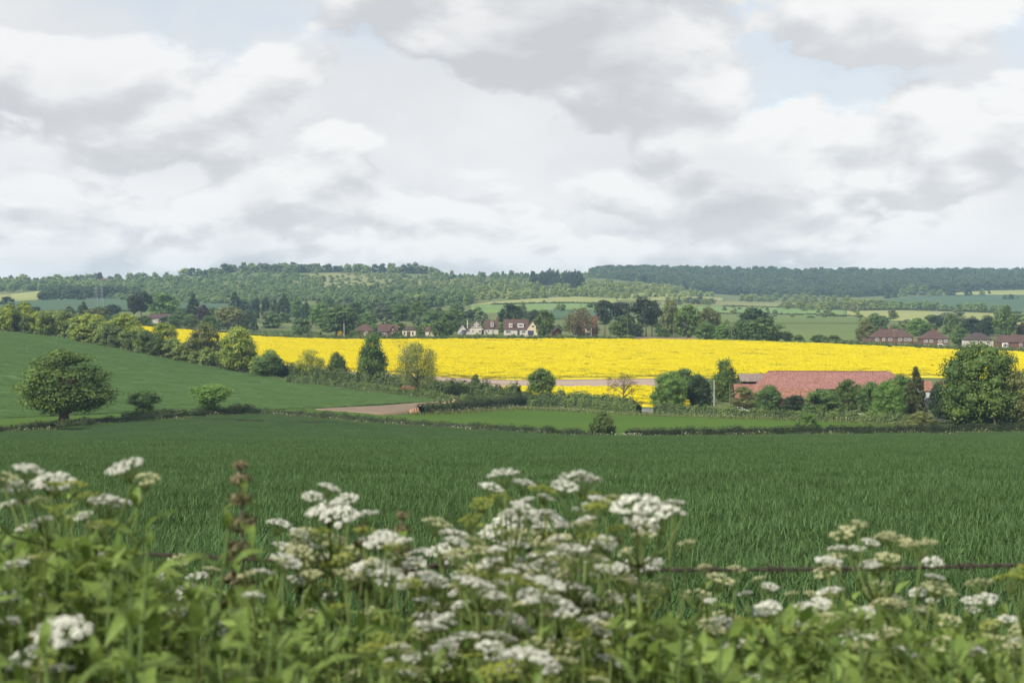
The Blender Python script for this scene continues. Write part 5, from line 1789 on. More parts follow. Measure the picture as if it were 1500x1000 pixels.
for x in (9.5 * s, 16 * s):
    window(b, x, 0.9, 0.9, 1.1, 0.788, 1)
bay = MB().box(-6 * s, -1 * s, -0.9, 0, 0, 2.2)
bayo = bay.build('bay', M_WALL_WHITE, b)
window(b, -3.5 * s, 0.8, 1.2, 1.1, -0.912, 1)
door(b, 1.2 * s, 1.0, 2.1, -0.012, M_TIMBER)
dm = MB().box(13 * s, 17.5 * s, 0.6, 3.2, 3.3, 4.9)
roof_shape(dm, 13 * s, 17.5 * s, 0.6, 4.2, 4.9, 5.8, 'gable_y', 0.15)
dm.build('dormer', M_WALL_WHITE, b)
window(b, 15.2 * s, 3.6, 1.0, 1.2, 0.588, 1)
chimney(b, 23 * s, 4.3, 5.4, 7.2, 0.8)
chimney(b, -21 * s, 5.0, 2.6, 6.3, 0.5, M_WALL_WHITE, 1)

b, s = building('garage', 676.5, 489.5, 'small white gabled garage left of the half timbered house', 'garage', 0.02)
wing(b, -6 * s, 6.5 * s, 6.0, 2.2, 4.7, 'gable_y', M_WALL_WHITE, M_ROOF_DARK)
window(b, 0.0, 2.6, 0.7, 0.8, -0.012, 0)
door(b, 1.0, 2.2, 1.9, -0.012)

# white house with flat roofed dormers
b, s = building('house', 760, 490.5, 'white house with two flat topped white dormers in a brown roof', rz=-0.04)
wing(b, -22 * s, 13 * s, 7.5, 2.7, 6.9, 'gable_x', M_WALL_WHITE, M_ROOF_BROWN)
wing(b, 12.5 * s, 27 * s, 8.5, 3.6, 6.4, 'gable_y', M_WALL_CREAM, M_ROOF_BROWN, -0.9)
for (x0, x1) in ((-14.5 * s, -9.5 * s), (-2 * s, 7 * s)):
    MB().box(x0, x1, 0.55, 3.2, 3.4, 4.9).box(x0 - .15, x1 + .15, 0.35, 3.4, 4.902, 5.06).build('dormer', M_FRAME, b)
    window(b, (x0 + x1) / 2, 3.75, (x1 - x0) * 0.8, 0.95, 0.538, 2)
MB().box(-9 * s, -3 * s, 0.2, 0.5, 2.72, 4.6).build('tile_hanging', M_ROOF_BROWN, b)
window(b, -15.5 * s, 0.8, 2.3, 1.2, -0.012, 3)
window(b, 7 * s, 0.8, 1.8, 1.2, -0.012, 2)
door(b, -0.5 * s, 1.0, 2.1, -0.012)
window(b, 20.5 * s, 3.3, 1.3, 1.1, -0.912, 1)
door(b, 17.5 * s, 2.6, 2.0, -0.912)
chimney(b, -8 * s, 3.7, 6.2, 7.7, 0.8)
dr = field('driveway', [(765, 491), (784, 491)], [(765, 493.5), (784, 493.5)], 0.08, plain('driveway', (0.42, 0.36, 0.30), 0.95, 0.12, 2.0), 'pale driveway in front of the white garage gable', 6, 3)

b, s = building('garage', 816, 492.5, 'red brick garage with a white barge board behind the hedge', 'garage', 0.35)
wing(b, -6 * s, 7 * s, 7.0, 2.2, 4.1, 'gable_y', M_BRICK_RED, M_ROOF_BROWN)
br = MB()
br.tube([(-6.6 * s, -0.42, 2.15), (0.5 * s, -0.42, 4.25), (7.6 * s, -0.42, 2.15)], 0.10, 4)
br.build('barge_board', M_FRAME, b)
door(b, 0.4 * s, 1.6, 1.9, -0.012, plain('door_orange', (0.45, 0.24, 0.10), 0.7, 0.1, 2.0))

b, s = building('house', 857, 494, 'brick house with an orange roof and a tall chimney stack', rz=-0.06)
wing(b, -17 * s, 14 * s, 8.0, 4.6, 7.7, 'gable_x', M_BRICK_RED, M_ROOF_RED)
wing(b, 0.5 * s, 10 * s, 3.0, 5.0, 7.4, 'gable_y', M_WALL_CREAM, M_ROOF_RED, -1.6)
for z in (0.7, 3.1):
    window(b, 5.2 * s, z, 2.2, 1.5, -1.612, 2)
    window(b, -14 * s, z, 2.4, 1.4, -0.012, 2)
chimney(b, 16 * s, 2.5, -0.5, 9.4, 1.5, M_BRICK_RED, 3)
chimney(b, 12 * s, 6.6, 5.0, 9.0, 1.0, M_BRICK_RED, 2)

# bungalows behind the hedge
b, s = building('bungalow', 600, 493, 'cream bungalow with a flat dark roof', 'bungalow', 0.03)
wing(b, -11 * s, 9 * s, 7.0, 3.0, 4.4, 'hip', M_WALL_CREAM, M_ROOF_DARK)
door(b, -1.5 * s, 1.5, 2.3, -0.012, M_TIMBER)
window(b, -7.5 * s, 0.7, 0.9, 1.5, -0.012, 0)
window(b, 4.5 * s, 0.7, 0.9, 1.5, -0.012, 0)
chimney(b, -6 * s, 3.5, 3.6, 5.4, 0.7)
b, s = building('bungalow', 628, 493, 'cream gable end half hidden by the rounded tree', 'bungalow', 0.0)
wing(b, -5 * s, 9 * s, 7.0, 2.6, 4.2, 'gable_x', M_WALL_CREAM, M_ROOF_BROWN)
window(b, 1.5 * s, 0.9, 0.9, 1.2, -0.012, 0)
b, s = building('bungalow', 568, 494, 'brown roofed brick bungalow with a small front gable', 'bungalow', 0.06)
wing(b, -14 * s, 14 * s, 7.0, 2.7, 5.6, 'gable_x', M_BRICK, M_ROOF_BROWN)
wing(b, 2 * s, 13 * s, 4.0, 2.7, 4.9, 'gable_y', M_BRICK_RED, M_ROOF_BROWN, -1.6)
for x in (-9, -6, -3):
    window(b, x * s, 0.8, 0.7, 1.3, -0.012, 0)
window(b, 7.5 * s, 0.9, 1.2, 1.2, -1.612, 1)
window(b, 7.5 * s, 3.2, 0.6, 0.7, -1.612, 0)
b, s = building('bungalow', 533, 493, 'low house under a long dark brown roof behind bushes', 'bungalow', 0.0)
wing(b, -15 * s, 14 * s, 8.0, 2.6, 5.4, 'hip', M_BRICK, M_ROOF_BROWN)
window(b, 3 * s, 0.9, 1.2, 1.2, -0.012, 1)
window(b, -7 * s, 0.9, 1.2, 1.2, -0.012, 1)
b, s = building('house', 509, 491, 'dark roofed house with white ridge end by the broad tree', 'house', 0.0)
wing(b, -8 * s, 8 * s, 8.0, 3.0, 6.0, 'gable_x', M_BRICK, M_ROOF_DARK)
window(b, -2 * s, 1.0, 1.0, 1.2, -0.012, 1)
chimney(b, 3 * s, 4.0, 5.3, 7.6, 0.7, M_WALL_WHITE, 1)

# white cottage on the left
b, s = building('cottage', 236, 473.5, 'white cottage with a reddish brown roof among trees', 'cottage', 0.02)
wing(b, -18 * s, 12 * s, 7.0, 2.4, 4.8, 'gable_x', M_WALL_WHITE, plain('roof_plum', (0.075, 0.044, 0.044), 0.9, 0.3, 1.2))
wing(b, -9 * s, 5 * s, 3.0, 2.5, 2.9, 'gable_y', M_WALL_WHITE, M_ROOF_DARK, -1.6)
window(b, -3 * s, 1.1, 2.0, 0.9, -1.612, 2)
window(b, -15 * s, 0.9, 0.9, 1.0, -0.012, 0)
b, s = building('house', 152, 418, 'pale house on the far left hilltop', 'house', 0.1)
wing(b, -8 * s, 6 * s, 9.0, 5.0, 8.0, 'gable_x', M_WALL_WHITE, M_ROOF_BROWN)
window(b, 0, 2.0, 1.6, 1.6, -0.012, 1)
b, s = building('house', 176, 420, 'small white house among hilltop trees', 'house', -0.1)
wing(b, -5 * s, 5 * s, 7.0, 4.0, 6.5, 'gable_x', M_WALL_WHITE, M_ROOF_DARK)
window(b, 0, 1.8, 1.4, 1.4, -0.012, 1)

# brick houses on the right
b, s = building('house', 1308, 509, 'long brick semi detached pair with six upper windows', 'house', -0.06)
wing(b, -29 * s, 29 * s, 8.0, 4.2, 7.4, 'hip', M_BRICK, M_ROOF_BROWN)
wing(b, -42 * s, -28.5 * s, 5.0, 2.2, 3.6, 'gable_x', M_BRICK, M_ROOF_BROWN, 0.6)
for x in (-23, -13.5, -4, 10, 18.5, 24.5):
    window(b, x * s, 2.75, 1.5 if x not in (-13.5, 24.5) else 1.1, 1.1, -0.012, 2)
for x in (-21, -4, 9.5, 20):
    window(b, x * s, 0.5, 1.5, 1.3, -0.012, 2)
door(b, 2.5 * s, 0.9, 2.0, -0.012)
chimney(b, 0, 4.0, 6.9, 8.3, 1.0)
chimney(b, -16 * s, 5.0, 6.2, 8.0, 0.8)
b, s = building('house', 1371, 511.5, 'second brick house with a hipped brown roof and a porch', 'house', -0.06)
wing(b, -20 * s, 19 * s, 8.0, 4.2, 7.2, 'hip', M_BRICK, M_ROOF_BROWN)
for x in (-15, -7, 6, 14):
    window(b, x * s, 2.75, 1.4, 1.1, -0.012, 2)
for x in (-16, -11, 13):
    window(b, x * s, 0.5, 1.2, 1.3, -0.012, 1)
MB().box(2 * s, 9 * s, -1.2, 0, 2.0, 2.25).box(2 * s, 2.4 * s, -1.2, -1.0, 0, 1.998).box(8.6 * s, 9 * s, -1.2, -1.0, 0, 1.998).build('porch', M_FRAME, b)
door(b, 5.5 * s, 0.9, 1.9, -0.012)
wing(b, -30 * s, -20.3 * s, 5.0, 2.0, 3.0, 'gable_x', M_BRICK, M_ROOF_BROWN, 1.0)
chimney(b, 0, 4.0, 6.7, 8.1, 1.0)
b, s = building('house', 1437, 513, 'white walled house with a dark hipped roof behind the great tree', 'house', -0.04)
wing(b, -20 * s, 18 * s, 8.0, 4.2, 6.9, 'hip', M_WALL_WHITE, M_ROOF_DARK)
for x in (-10, 0, 10):
    window(b, x * s, 2.7, 1.3, 1.1, -0.012, 1)
    window(b, x * s, 0.6, 1.3, 1.2, -0.012, 1)
b, s = building('house', 1490, 515.5, 'brick house with a white bay window at the right edge', 'house', -0.05)
wing(b, -25 * s, 26 * s, 8.0, 3.9, 6.6, 'hip', M_BRICK, M_ROOF_BROWN, hip=1.5)
MB().box(-22 * s, -14 * s, -0.9, 0, 1.9, 3.6).build('bay', M_FRAME, b)
window(b, -18 * s, 2.1, 1.9, 1.3, -0.912, 2)
for x in (-18, 5, 18):
    window(b, x * s, 0.5, 1.3, 1.2, -0.012, 1)
window(b, 5 * s, 2.5, 1.1, 1.1, -0.012, 1)
chimney(b, 0, 4.0, 6.1, 7.6, 0.9)

# garden fence of boards
p0, p1 = at(922, 499.5), at(1022, 500.5)
fr = empty('wooden_fence', p0)
tag(fr, 'weathered wooden panel fence under the pines', 'fence')
M_BOARD = plain('fence_board', (0.24, 0.18, 0.14), 0.95, 0.25, 3.0, (1, 1, .3))
n = 12
pm = None
ln = (p1 - p0).length / n
pm = MB().box(0.06, ln - 0.06, -0.02, 0.02, 0.1, 1.75).box(0.06, ln - 0.06, -0.05, -0.022, 0.4, 0.5).box(0.06, ln - 0.06, -0.05, -0.022, 1.4, 1.5).mesh('panel', M_BOARD)
qm = MB().box(-0.055, 0.055, -0.06, 0.06, -0.5, 1.9).mesh('post', M_BOARD)
az = math.atan2(p1.y - p0.y, p1.x - p0.x)
for k in range(n + 1):
    q = p0.lerp(p1, k / n)
    q.z = gz(q.x, q.y)
    if k < n:
        link('panel', pm, fr, q - p0, (0, 0, az))
    link('post', qm, fr, q - p0, (0, 0, az))

# ------------------------------------------------------------------ the farm
M_BARN_ROOF = plain('barn_roof', (0.150, 0.066, 0.056), 0.9, c2=(0.335, 0.170, 0.140), scale=2.2, stretch=(1.6, 0.6, 0.6), bump=0.05, detail=12)
M_TILE = plain('old_tiles', (0.15, 0.066, 0.045), 0.9, c2=(0.32, 0.160, 0.110), scale=1.6, stretch=(1, 1, 1), bump=0.03, detail=9)
M_SHED_ROOF = plain('shed_roof', (0.15, 0.11, 0.095), 0.9, c2=(0.25, 0.19, 0.16), scale=1.2, stretch=(2, .4, .4))
M_BARN_WALL = plain('barn_boards', (0.075, 0.030, 0.032), 0.9, 0.3, 2.0, (4, 4, .4))
M_WHITEWASH = plain('whitewash', (0.46, 0.46, 0.46), 0.9, 0.15, 2.0)
b, s = building('barn', 1221, 590, 'long barn with a weathered pinkish red hipped roof', 'barn', -0.03)
ev, rg, dp = 3.4, 7.3, 8.5
MB().box(-107 * s, 104 * s, 0, dp, -1.0, ev).build('wall', M_BARN_WALL, b)
rb = MB()
roof_shape(rb, -107 * s, 104 * s, 0, dp, ev, rg, 'hip', 0.5, 0.2, hip=2.4)
ro = rb.build('roof', M_BARN_ROOF, b)
# rows of ridge tiles
rm = MB().box(0, 0.62, -0.16, 0.16, -0.05, 0.09).mesh('ridge_tile', M_TILE)
nr = int((211 * s - 5.6) / 0.66)
for k in range(nr):
    link('ridge_tile', rm, ro, (-107 * s + 2.6 + k * 0.66, dp / 2, rg + 0.14 + 0.02 * math.sin(k * 1.7)))
for k in range(-9, 10):
    MB().box(k * 11 * s - .12, k * 11 * s + .12, -0.05, 0.01, -0.5, ev - 0.1).build('post', M_TIMBER, b)
b, s = building('farm_building', 1100, 599, 'low farm building with an orange tiled roof and whitewashed band', 'farm building', -0.04)
wing(b, -21 * s, 20 * s, 6.5, 2.5, 5.4, 'gable_x', M_BARN_WALL, M_TILE)
MB().box(-12 * s, 15 * s, -0.9, 0, 1.9, 2.06).build('lean_to_roof', M_WHITEWASH, b)
MB().box(-12 * s, 15 * s, -0.35, 0, -0.5, 1.1).build('plinth', M_BRICK_RED, b)
b, s = building('shed', 1108, 577, 'open fronted shed with a grey brown roof left of the barn', 'shed', -0.04)
rb = MB()
roof_shape(rb, -22 * s, 24 * s, 0, 6.5, 3.4, 5.0, 'gable_x', 0.4, 0.14)
rb.build('roof', M_SHED_ROOF, b)
MB().box(-22 * s, 24 * s, 6.2, 6.5, -1, 3.4).box(-22 * s, -21 * s, 0.3, 6.2, -1, 3.4).box(23 * s, 24 * s, 0.3, 6.2, -1, 3.4).build('wall', M_BARN_WALL, b)
for x in (-20, 0, 20):
    MB().box(x * s - .1, x * s + .1, 0.1, 0.3, -1, 3.35).build('post', M_BOARD, b)
for (x, y, wd, lab) in ((1156, 593, 30, 'orange tiled outbuilding between two bushes in front of the barn'), (1184, 593, 22, 'small orange tiled outbuilding right of its twin'), (1088, 588, 16, 'little tiled gable behind the low farm building')):
    b, s = building('outbuilding', x, y, lab, 'outbuilding', -0.03)
    wing(b, -wd / 2 * s, wd / 2 * s, 5.0, 1.7, 3.6, 'gable_x', M_BARN_WALL, M_TILE)
b, s = building('outbuilding', 1358, 594, 'whitewashed outbuilding with a pink roof beside the conifer', 'outbuilding', -0.03)
wing(b, -6 * s, 8 * s, 6.0, 3.7, 5.6, 'gable_x', M_WHITEWASH, M_TILE)
door(b, 1 * s, 0.9, 1.9, -0.012)
window(b, 4.5 * s, 1.8, 0.7, 0.9, -0.012, 0)

# ------------------------------------------------------------------ vehicles
M_TYRE = plain('tyre', (0.02, 0.02, 0.02), 0.9, 0.1, 3)
M_RIM = plain('wheel_rim', (0.4, 0.4, 0.42), 0.4, 0.1, 3, metal=0.6)
M_LAMP = plain('lamp_red', (0.4, 0.02, 0.02), 0.3, 0.1, 3)
M_LAMPW = plain('lamp_clear', (0.7, 0.7, 0.68), 0.2, 0.05, 3)


def car(p, rz, paint, label):
    import bmesh
    root = empty('car', p, rz)
    tag(root, label, 'car', None)
    prof = [(-2.10, .42), (-2.14, .78), (-2.0, .94), (-1.15, 1.0), (-.55, 1.40), (.75, 1.44), (1.45, 1.02), (2.05, .96), (2.12, .62), (2.08, .34), (-2.05, .32)]
    mb = MB()
    k = len(prof)
    wd = lambda z: .84 if z < 1.05 else .64
    vs = [(x, -wd(z), z) for x, z in prof] + [(x, wd(z), z) for x, z in prof]
    mb.add(vs, [tuple(range(k)), tuple(range(2 * k - 1, k - 1, -1))] + [(i, i + k, (i + 1) % k + k, (i + 1) % k) for i in range(k)])
    body = mb.build('body', paint, root)
    m = body.modifiers.new('round', 'BEVEL')
    m.width = 0.06
    m.segments = 2
    for sgn in (-1, 1):
        g_ = MB()
        y0, y1 = sgn * .855, sgn * .665
        g_.add([(-1.02, y0 * .985, 1.06), (-.50, y1 * 1.02, 1.36), (.70, y1 * 1.02, 1.39), (1.28, y0 * .985, 1.06)], [(0, 1, 2, 3)])
        g_.build('side_window', M_PANE, root)
    MB().add([(-1.18, -.70, 1.03), (-1.18, .70, 1.03), (-.60, .58, 1.405), (-.60, -.58, 1.405)], [(0, 1, 2, 3)]).build('windscreen', M_PANE, root)
    MB().add([(1.47, -.70, 1.05), (1.47, .70, 1.05), (.82, .58, 1.435), (.82, -.58, 1.435)], [(3, 2, 1, 0)]).build('rear_window', M_PANE, root)
    for x in (-1.35, 1.30):
        for sgn in (-1, 1):
            wl = MB().tube([(x, sgn * .68, .32), (x, sgn * .87, .32)], .32, 16).build('wheel', M_TYRE, root)
            MB().tube([(x, sgn * .865, .32), (x, sgn * .885, .32)], .20, 12).build('rim', M_RIM, wl)
    for sgn in (-1, 1):
        MB().box(-2.15, -2.08, sgn * .62 - .14, sgn * .62 + .14, .66, .80).build('headlight', M_LAMPW, root)
        MB().box(2.06, 2.13, sgn * .66 - .12, sgn * .66 + .12, .74, .90).build('tail_light', M_LAMP, root)
    return root


PAINT_W = plain('paint_white', (0.80, 0.80, 0.80), 0.25, 0.02, 1, spec=0.5)
PAINT_S = plain('paint_silver', (0.42, 0.45, 0.48), 0.3, 0.02, 1, spec=0.5, metal=0.3)
PAINT_B = plain('paint_blue', (0.12, 0.15, 0.22), 0.3, 0.02, 1, spec=0.5)
PAINT_R = plain('paint_red', (0.42, 0.05, 0.03), 0.35, 0.05, 1, spec=0.5)


def lane_car(px, py, rz, paint, label):
    p = at(px, py)
    return car(p + Vector((0, 0, 0.08)), rz, paint, label)


lane_car(1262, 617.0, 3.10, PAINT_W, 'white car passing behind the trimmed hedge in front of the barn')
lane_car(1082, 606.4, 3.10, PAINT_W, 'white car showing its roof above the hedge by the farm building')
lane_car(466, 555.5, 2.25, PAINT_S, 'silver car parked on the lane beside the airy tree')
lane_car(598, 573.5, 2.5, PAINT_R, 'small red car on the lane left of the willow')
lane_car(677, 491.5, 1.2, PAINT_B, 'dark blue car parked before the small white garage')

p = at(1381, 574)
tr = empty('trailer', p, 0.2)
tr.scale = (0.75, 0.75, 0.75)
tag(tr, 'red farm trailer with a rounded cover beside the great tree', 'trailer')
mb = MB()
arch = [(-1.1, .9), (-1.15, 2.0), (-.9, 2.9), (-.4, 3.3), (.4, 3.3), (.9, 2.9), (1.15, 2.0), (1.1, .9)]
k = len(arch)
mb.add([(-2.2, y, z) for y, z in arch] + [(2.2, y, z) for y, z in arch], [tuple(range(k)), tuple(range(2 * k - 1, k - 1, -1))] + [(i, i + k, (i + 1) % k + k, (i + 1) % k) for i in range(k)])
mb.build('cover', plain('cover_red', (0.50, 0.09, 0.07), 0.6, 0.12, 2), tr)
MB().box(-2.3, 2.3, -1.05, 1.05, .7, .898).box(-3.6, -2.3, -.08, .08, .72, .84).build('chassis', M_TIMBER, tr)
for x in (-.9, .9):
    for sgn in (-1, 1):
        MB().tube([(x, sgn * .80, .42), (x, sgn * 1.04, .42)], .42, 14).build('wheel', M_TYRE, tr)

# ------------------------------------------------------------------ poles, masts and earth heaps
M_POLE = plain('pole_wood', (0.17, 0.13, 0.10), 0.9, 0.2, 3, (1, 1, .2))
M_POLE_GREY = plain('pole_grey', (0.36, 0.36, 0.35), 0.8, 0.1, 3, (1, 1, .2))
M_STEEL = plain('steel', (0.30, 0.31, 0.33), 0.5, 0.1, 3)


def pole(px, py, hpx, label, mat, arm=True, r=0.13, Y=None, name='telegraph_pole'):
    p = at(px, py) if Y is None else on_ground(px, Y)
    s = p.y / FPX
    h = hpx * s
    o = empty(name, p)
    tag(o, label, 'pole')
    MB().tube([(0, 0, -.6), (0, 0, h * .5), (0, 0, h)], [r, r * .85, r * .7], 10).build('shaft', mat, o)
    if arm:
        MB().box(-0.9, 0.9, -0.14, -0.05, h - .55, h - .43).build('cross_arm', mat, o)
        for x in (-.8, -.3, .3, .8):
            MB().tube([(x, -.095, h - .43), (x, -.095, h - .25)], .045, 6).build('insulator', M_FRAME, o)
    return o


pole(1457, 630, 62, 'brown wooden pole in front of the great tree', M_POLE, True, 0.15)
pole(1046, 605, 49, 'pale grey pole in front of the gappy ivy clad tree', M_POLE_GREY, False, 0.14)
pole(1069, 606, 46, 'thin brown pole right of the pale grey pole', M_POLE, False, 0.10)
pole(454, 494, 26, 'telegraph pole among the bushes left of the bungalows', M_POLE, True, 0.14)
pole(419, 472, 20, 'telegraph pole beside the dark conifers', M_POLE, True, 0.14)
pole(919, 497, 28, 'wooden pole under the middle pine', M_POLE, False, 0.13)
pole(1072, 503, 27, 'wooden pole beside the yellow green bushy tree', M_POLE, True, 0.15)
pole(1310, 512, 30, 'wooden pole in front of the long brick house', M_POLE, True, 0.14)
pole(504, 495, 22, 'thin white lamp post before the first brown roof', M_FRAME, False, 0.10, name='lamp_post')
pole(1420, 507, 22, 'pale wooden pole left of the white walled house', M_POLE, False, 0.12)


def mast(px, Y, top_py, label, legs=1.2):
    p = on_ground(px, Y)
    h = point(px, top_py, Y).z - p.z
    o = empty('lattice_mast', p)
    tag(o, label, 'mast')
    mb = MB()
    n = 10
    lv = []
    for k in range(n + 1):
        t = k / n
        w = legs * (1 - t) + 0.25
        lv.append([Vector((sx * w, sy * w, h * t)) for sx, sy in ((-1, -1), (1, -1), (1, 1), (-1, 1))])
    for k in range(n):
        for c in range(4):
            mb.tube([lv[k][c], lv[k + 1][c]], 0.055, 4)
            mb.tube([lv[k][c], lv[k + 1][(c + 1) % 4]], 0.03, 4)
    mb.build('tower', M_STEEL, o)
    for z, w in ((h * .97, 1.1), (h * .84, 1.5), (h * .72, 1.3)):
        MB().tube([(-w, 0, z), (0, 0, z + .5), (w, 0, z)], 0.05, 4).build('cross_arm', M_STEEL, o)
    return o


mast(141, 900, 417, 'left of two thin lattice masts beyond the left hedgerow', 0.9)
mast(149.5, 900, 417, 'right of two thin lattice masts beyond the left hedgerow', 0.9)
mast(806, 1000, 417, 'faint lattice pylon in the fields behind the white houses', 1.4)
mast(1372, 980, 455, 'faint lattice pylon above the second brick house', 1.4)


def heap(px, py, w, d, h, mat, label, seed):
    r = random.Random(seed)
    p = at(px, py)
    n, m = 44, 18
    vs, fs = [], []
    ph = [r.uniform(0, 6) for _ in range(6)]
    for i in range(m + 1):
        for j in range(n + 1):
            u, v = j / n * 2 - 1, i / m * 2 - 1
            e = max(0, 1 - abs(u) ** 2.4) * max(0, 1 - v * v)
            lump = 0.75 + .22 * math.sin(u * 7 + ph[0]) * math.cos(v * 3 + ph[1]) + .16 * math.sin(u * 17 + ph[2] + v * 5) + .10 * r.uniform(-1, 1)
            x, y = u * w / 2, v * d / 2
            vs.append((x, y, max(e * h * lump, 0) - 0.12 + gz(p.x + x, p.y + y) - p.z))
    for i in range(m):
        for j in range(n):
            a = i * (n + 1) + j
            fs.append((a, a + 1, a + n + 2, a + n + 1))
    me = bpy.data.meshes.new('earth_heap')
    me.from_pydata(vs, [], fs)
    me.materials.append(mat)
    o = link('earth_heap', me, None, p)
    tag(o, label, 'heap')


M_HEAP = field_mat('heap_straw', (0.33, 0.20, 0.11), (0.55, 0.40, 0.26), 0.3, 1.8, bump=0.25)
M_HEAP2 = field_mat('heap_clay', (0.30, 0.15, 0.085), (0.44, 0.26, 0.16), 0.3, 1.8, bump=0.25)
heap(662, 600, 6.4, 5.0, 2.3, M_HEAP, 'long straw coloured heap behind the dark hedge', 1)
heap(608, 605.5, 2.8, 2.6, 1.4, M_HEAP2, 'small reddish clay heap on the bare soil', 2)

# ------------------------------------------------------------------ the air of the valley
hz = MB().box(-3300, 3300, -100, 3990, float(ZT.min()) - 6, float(ZT.max()) + 28)
hm, ht = newmat('haze_air')
vo = ht.nodes.new('ShaderNodeOutputMaterial')
pv = ht.nodes.new('ShaderNodeVolumePrincipled')
pv.inputs['Color'].default_value = (0.49, 0.71, 1.0, 1)
pv.inputs['Density'].default_value = 0.000140
pv.inputs['Anisotropy'].default_value = 0.2
ht.links.new(pv.outputs[0], vo.inputs['Volume'])
ho = hz.build('haze', hm)
tag(ho, 'thin bluish haze over the valley', None, None, 'stuff')

# ------------------------------------------------------------------ foreground: barbed wire
M_RUST = plain('rusty_wire', (0.048, 0.038, 0.031), 0.9, 0.4, 60.0)
WY = 2.25
wa, wb = point(-420, 803, WY), point(1900, 850, WY)
fence = empty('barbed_wire_fence', Vector((wa.x, WY, gz(wa.x, WY))))
tag(fence, 'rusty barbed wire strung behind the flowers', 'barbed wire')
fl = fence.location.copy()


def wire_at(t):
    p = wa.lerp(wb, t)
    p.z -= 0.05 * (4 * t * (1 - t)) - 0.045
    return p - fl


for ph in (0, math.pi):
    mb = MB()
    pts = []
    n = 420
    for i in range(n + 1):
        t = i / n
        p = wire_at(t)
        a = t * 2 * math.pi * 62 + ph
        pts.append(p + Vector((0, math.cos(a), math.sin(a))) * 0.0021)
    mb.tube(pts, 0.0017, 5)
    mb.build('wire', M_RUST, fence)
LW = (wb - wa).length


def barb_mesh():
    mb = MB()
    pts = []
    for i in range(19):
        a = i / 18 * 2 * math.pi * 2.2
        pts.append(Vector(((i - 9) * 0.0011, math.cos(a) * 0.0052, math.sin(a) * 0.0052)))
    mb.tube(pts, 0.0014, 5)
    for sx, d in ((-0.009, Vector((-.3, .5, .9))), (-0.007, Vector((.2, -.4, -1))), (0.008, Vector((.3, .8, .45))), (0.009, Vector((-.2, -.9, .35)))):
        d.normalize()
        mb.tube([Vector((sx, 0, 0)), Vector((sx, 0, 0)) + d * 0.017], [0.0015, 0.0004], 5)
    return mb.mesh('barb', M_RUST)


bme = barb_mesh()
rb_ = random.Random(4)
xs_b = [874, 1135, 1233, 1413, 930, 1040, 760, 640, 520, 415, 300, 190, 80, -40, -150, -260, 1520, 1640, 1750, 1840]
for x in xs_b:
    t = (x + 420) / 2320
    link('barb', bme, fence, wire_at(t), (rb_.uniform(0, 6), 0, 0))
M_POST = plain('fence_post', (0.20, 0.16, 0.12), 0.95, 0.3, 14, (1, 1, .2), bump=0.004)
for e in (0.0, 1.0):
    q = wire_at(e)
    gzz = gz(q.x + fl.x, WY + 0.06) - fl.z
    MB().tube([(q.x, 0.06, gzz - .4), (q.x, 0.06, q.z + 0.15)], [0.05, 0.045], 10).build('post', M_POST, fence)

# ------------------------------------------------------------------ nettles
M_NETTLE = leaf_mat('nettle_leaf', (0.088, 0.152, 0.028), (0.255, 0.345, 0.084), trans=0.44, rough=0.5, spec=0.3, objvar=0.28)
M_STEM = plain('green_stem', (0.060, 0.100, 0.022), 0.8, 0.25, 12)
M_STEM_P = plain('purple_stem', (0.085, 0.066, 0.048), 0.7, 0.25, 12)
M_UMB_STEM = plain('umbel_stem', (0.090, 0.125, 0.030), 0.8, 0.25, 12)
M_WHITE = leaf_mat('white_floret', (0.66, 0.67, 0.56), (0.86, 0.86, 0.80), trans=0.30, rough=0.7, spec=0.1, objvar=0.07)
M_CREAM = leaf_mat('cream_floret', (0.46, 0.47, 0.24), (0.72, 0.71, 0.46), trans=0.30, rough=0.7, spec=0.1, objvar=0.10)
M_BUD = leaf_mat('green_bud', (0.25, 0.30, 0.050), (0.42, 0.46, 0.11), trans=0.30, rough=0.7, spec=0.1, objvar=0.10)
M_FERN = leaf_mat('parsley_leaf', (0.105, 0.155, 0.028), (0.245, 0.300, 0.075), trans=0.35, rough=0.6, spec=0.2, objvar=0.15)
M_CALYX = leaf_mat('brown_calyx', (0.105, 0.088, 0.048), (0.240, 0.215, 0.125), trans=0.2, rough=0.8, spec=0.1, objvar=0.1)


def leaf_mesh(seed, droop, wide=0.25, teeth=11, fold=0.25):
    """one toothed leaf of unit length along +x, hanging at its tip"""
    r = random.Random(seed)
    n = teeth * 2
    V, F, T = [], [], []
    for i in range(n + 1):
        t = i / n
        w = wide * (math.sin(math.pi * min(t * 0.96 + 0.04, 1)) ** 0.75) * (1.12 - 0.62 * t)
        if i % 2 == 0:
            w *= 0.78
        if i == n:
            w = 0.004
        a = droop * t * t
        x = t - 0.28 * a * t
        z = -0.62 * a * t + 0.03 * math.sin(t * 9 + seed)
        pl = 0.016 if i % 2 else -0.010          # sunk side veins
        V.append((x, -w, z + fold * w + pl))
        V.append((x, 0, z - 0.015))
        V.append((x, w, z + fold * w + pl))
    for i in range(n):
        a = i * 3
        F += [(a, a + 3, a + 4, a + 1), (a + 1, a + 4, a + 5, a + 2)]
        T += [0.45 + r.uniform(-.12, .12), 0.5 + r.uniform(-.12, .12)]
    return np_mesh('leaf', np.array(V), np.array(F), [M_NETTLE], T)


NLEAF = [leaf_mesh(1, 0.5), leaf_mesh(2, 0.9, 0.23), leaf_mesh(3, 1.3, 0.26), leaf_mesh(4, 0.2, 0.21), leaf_mesh(5, 1.8, 0.22)]


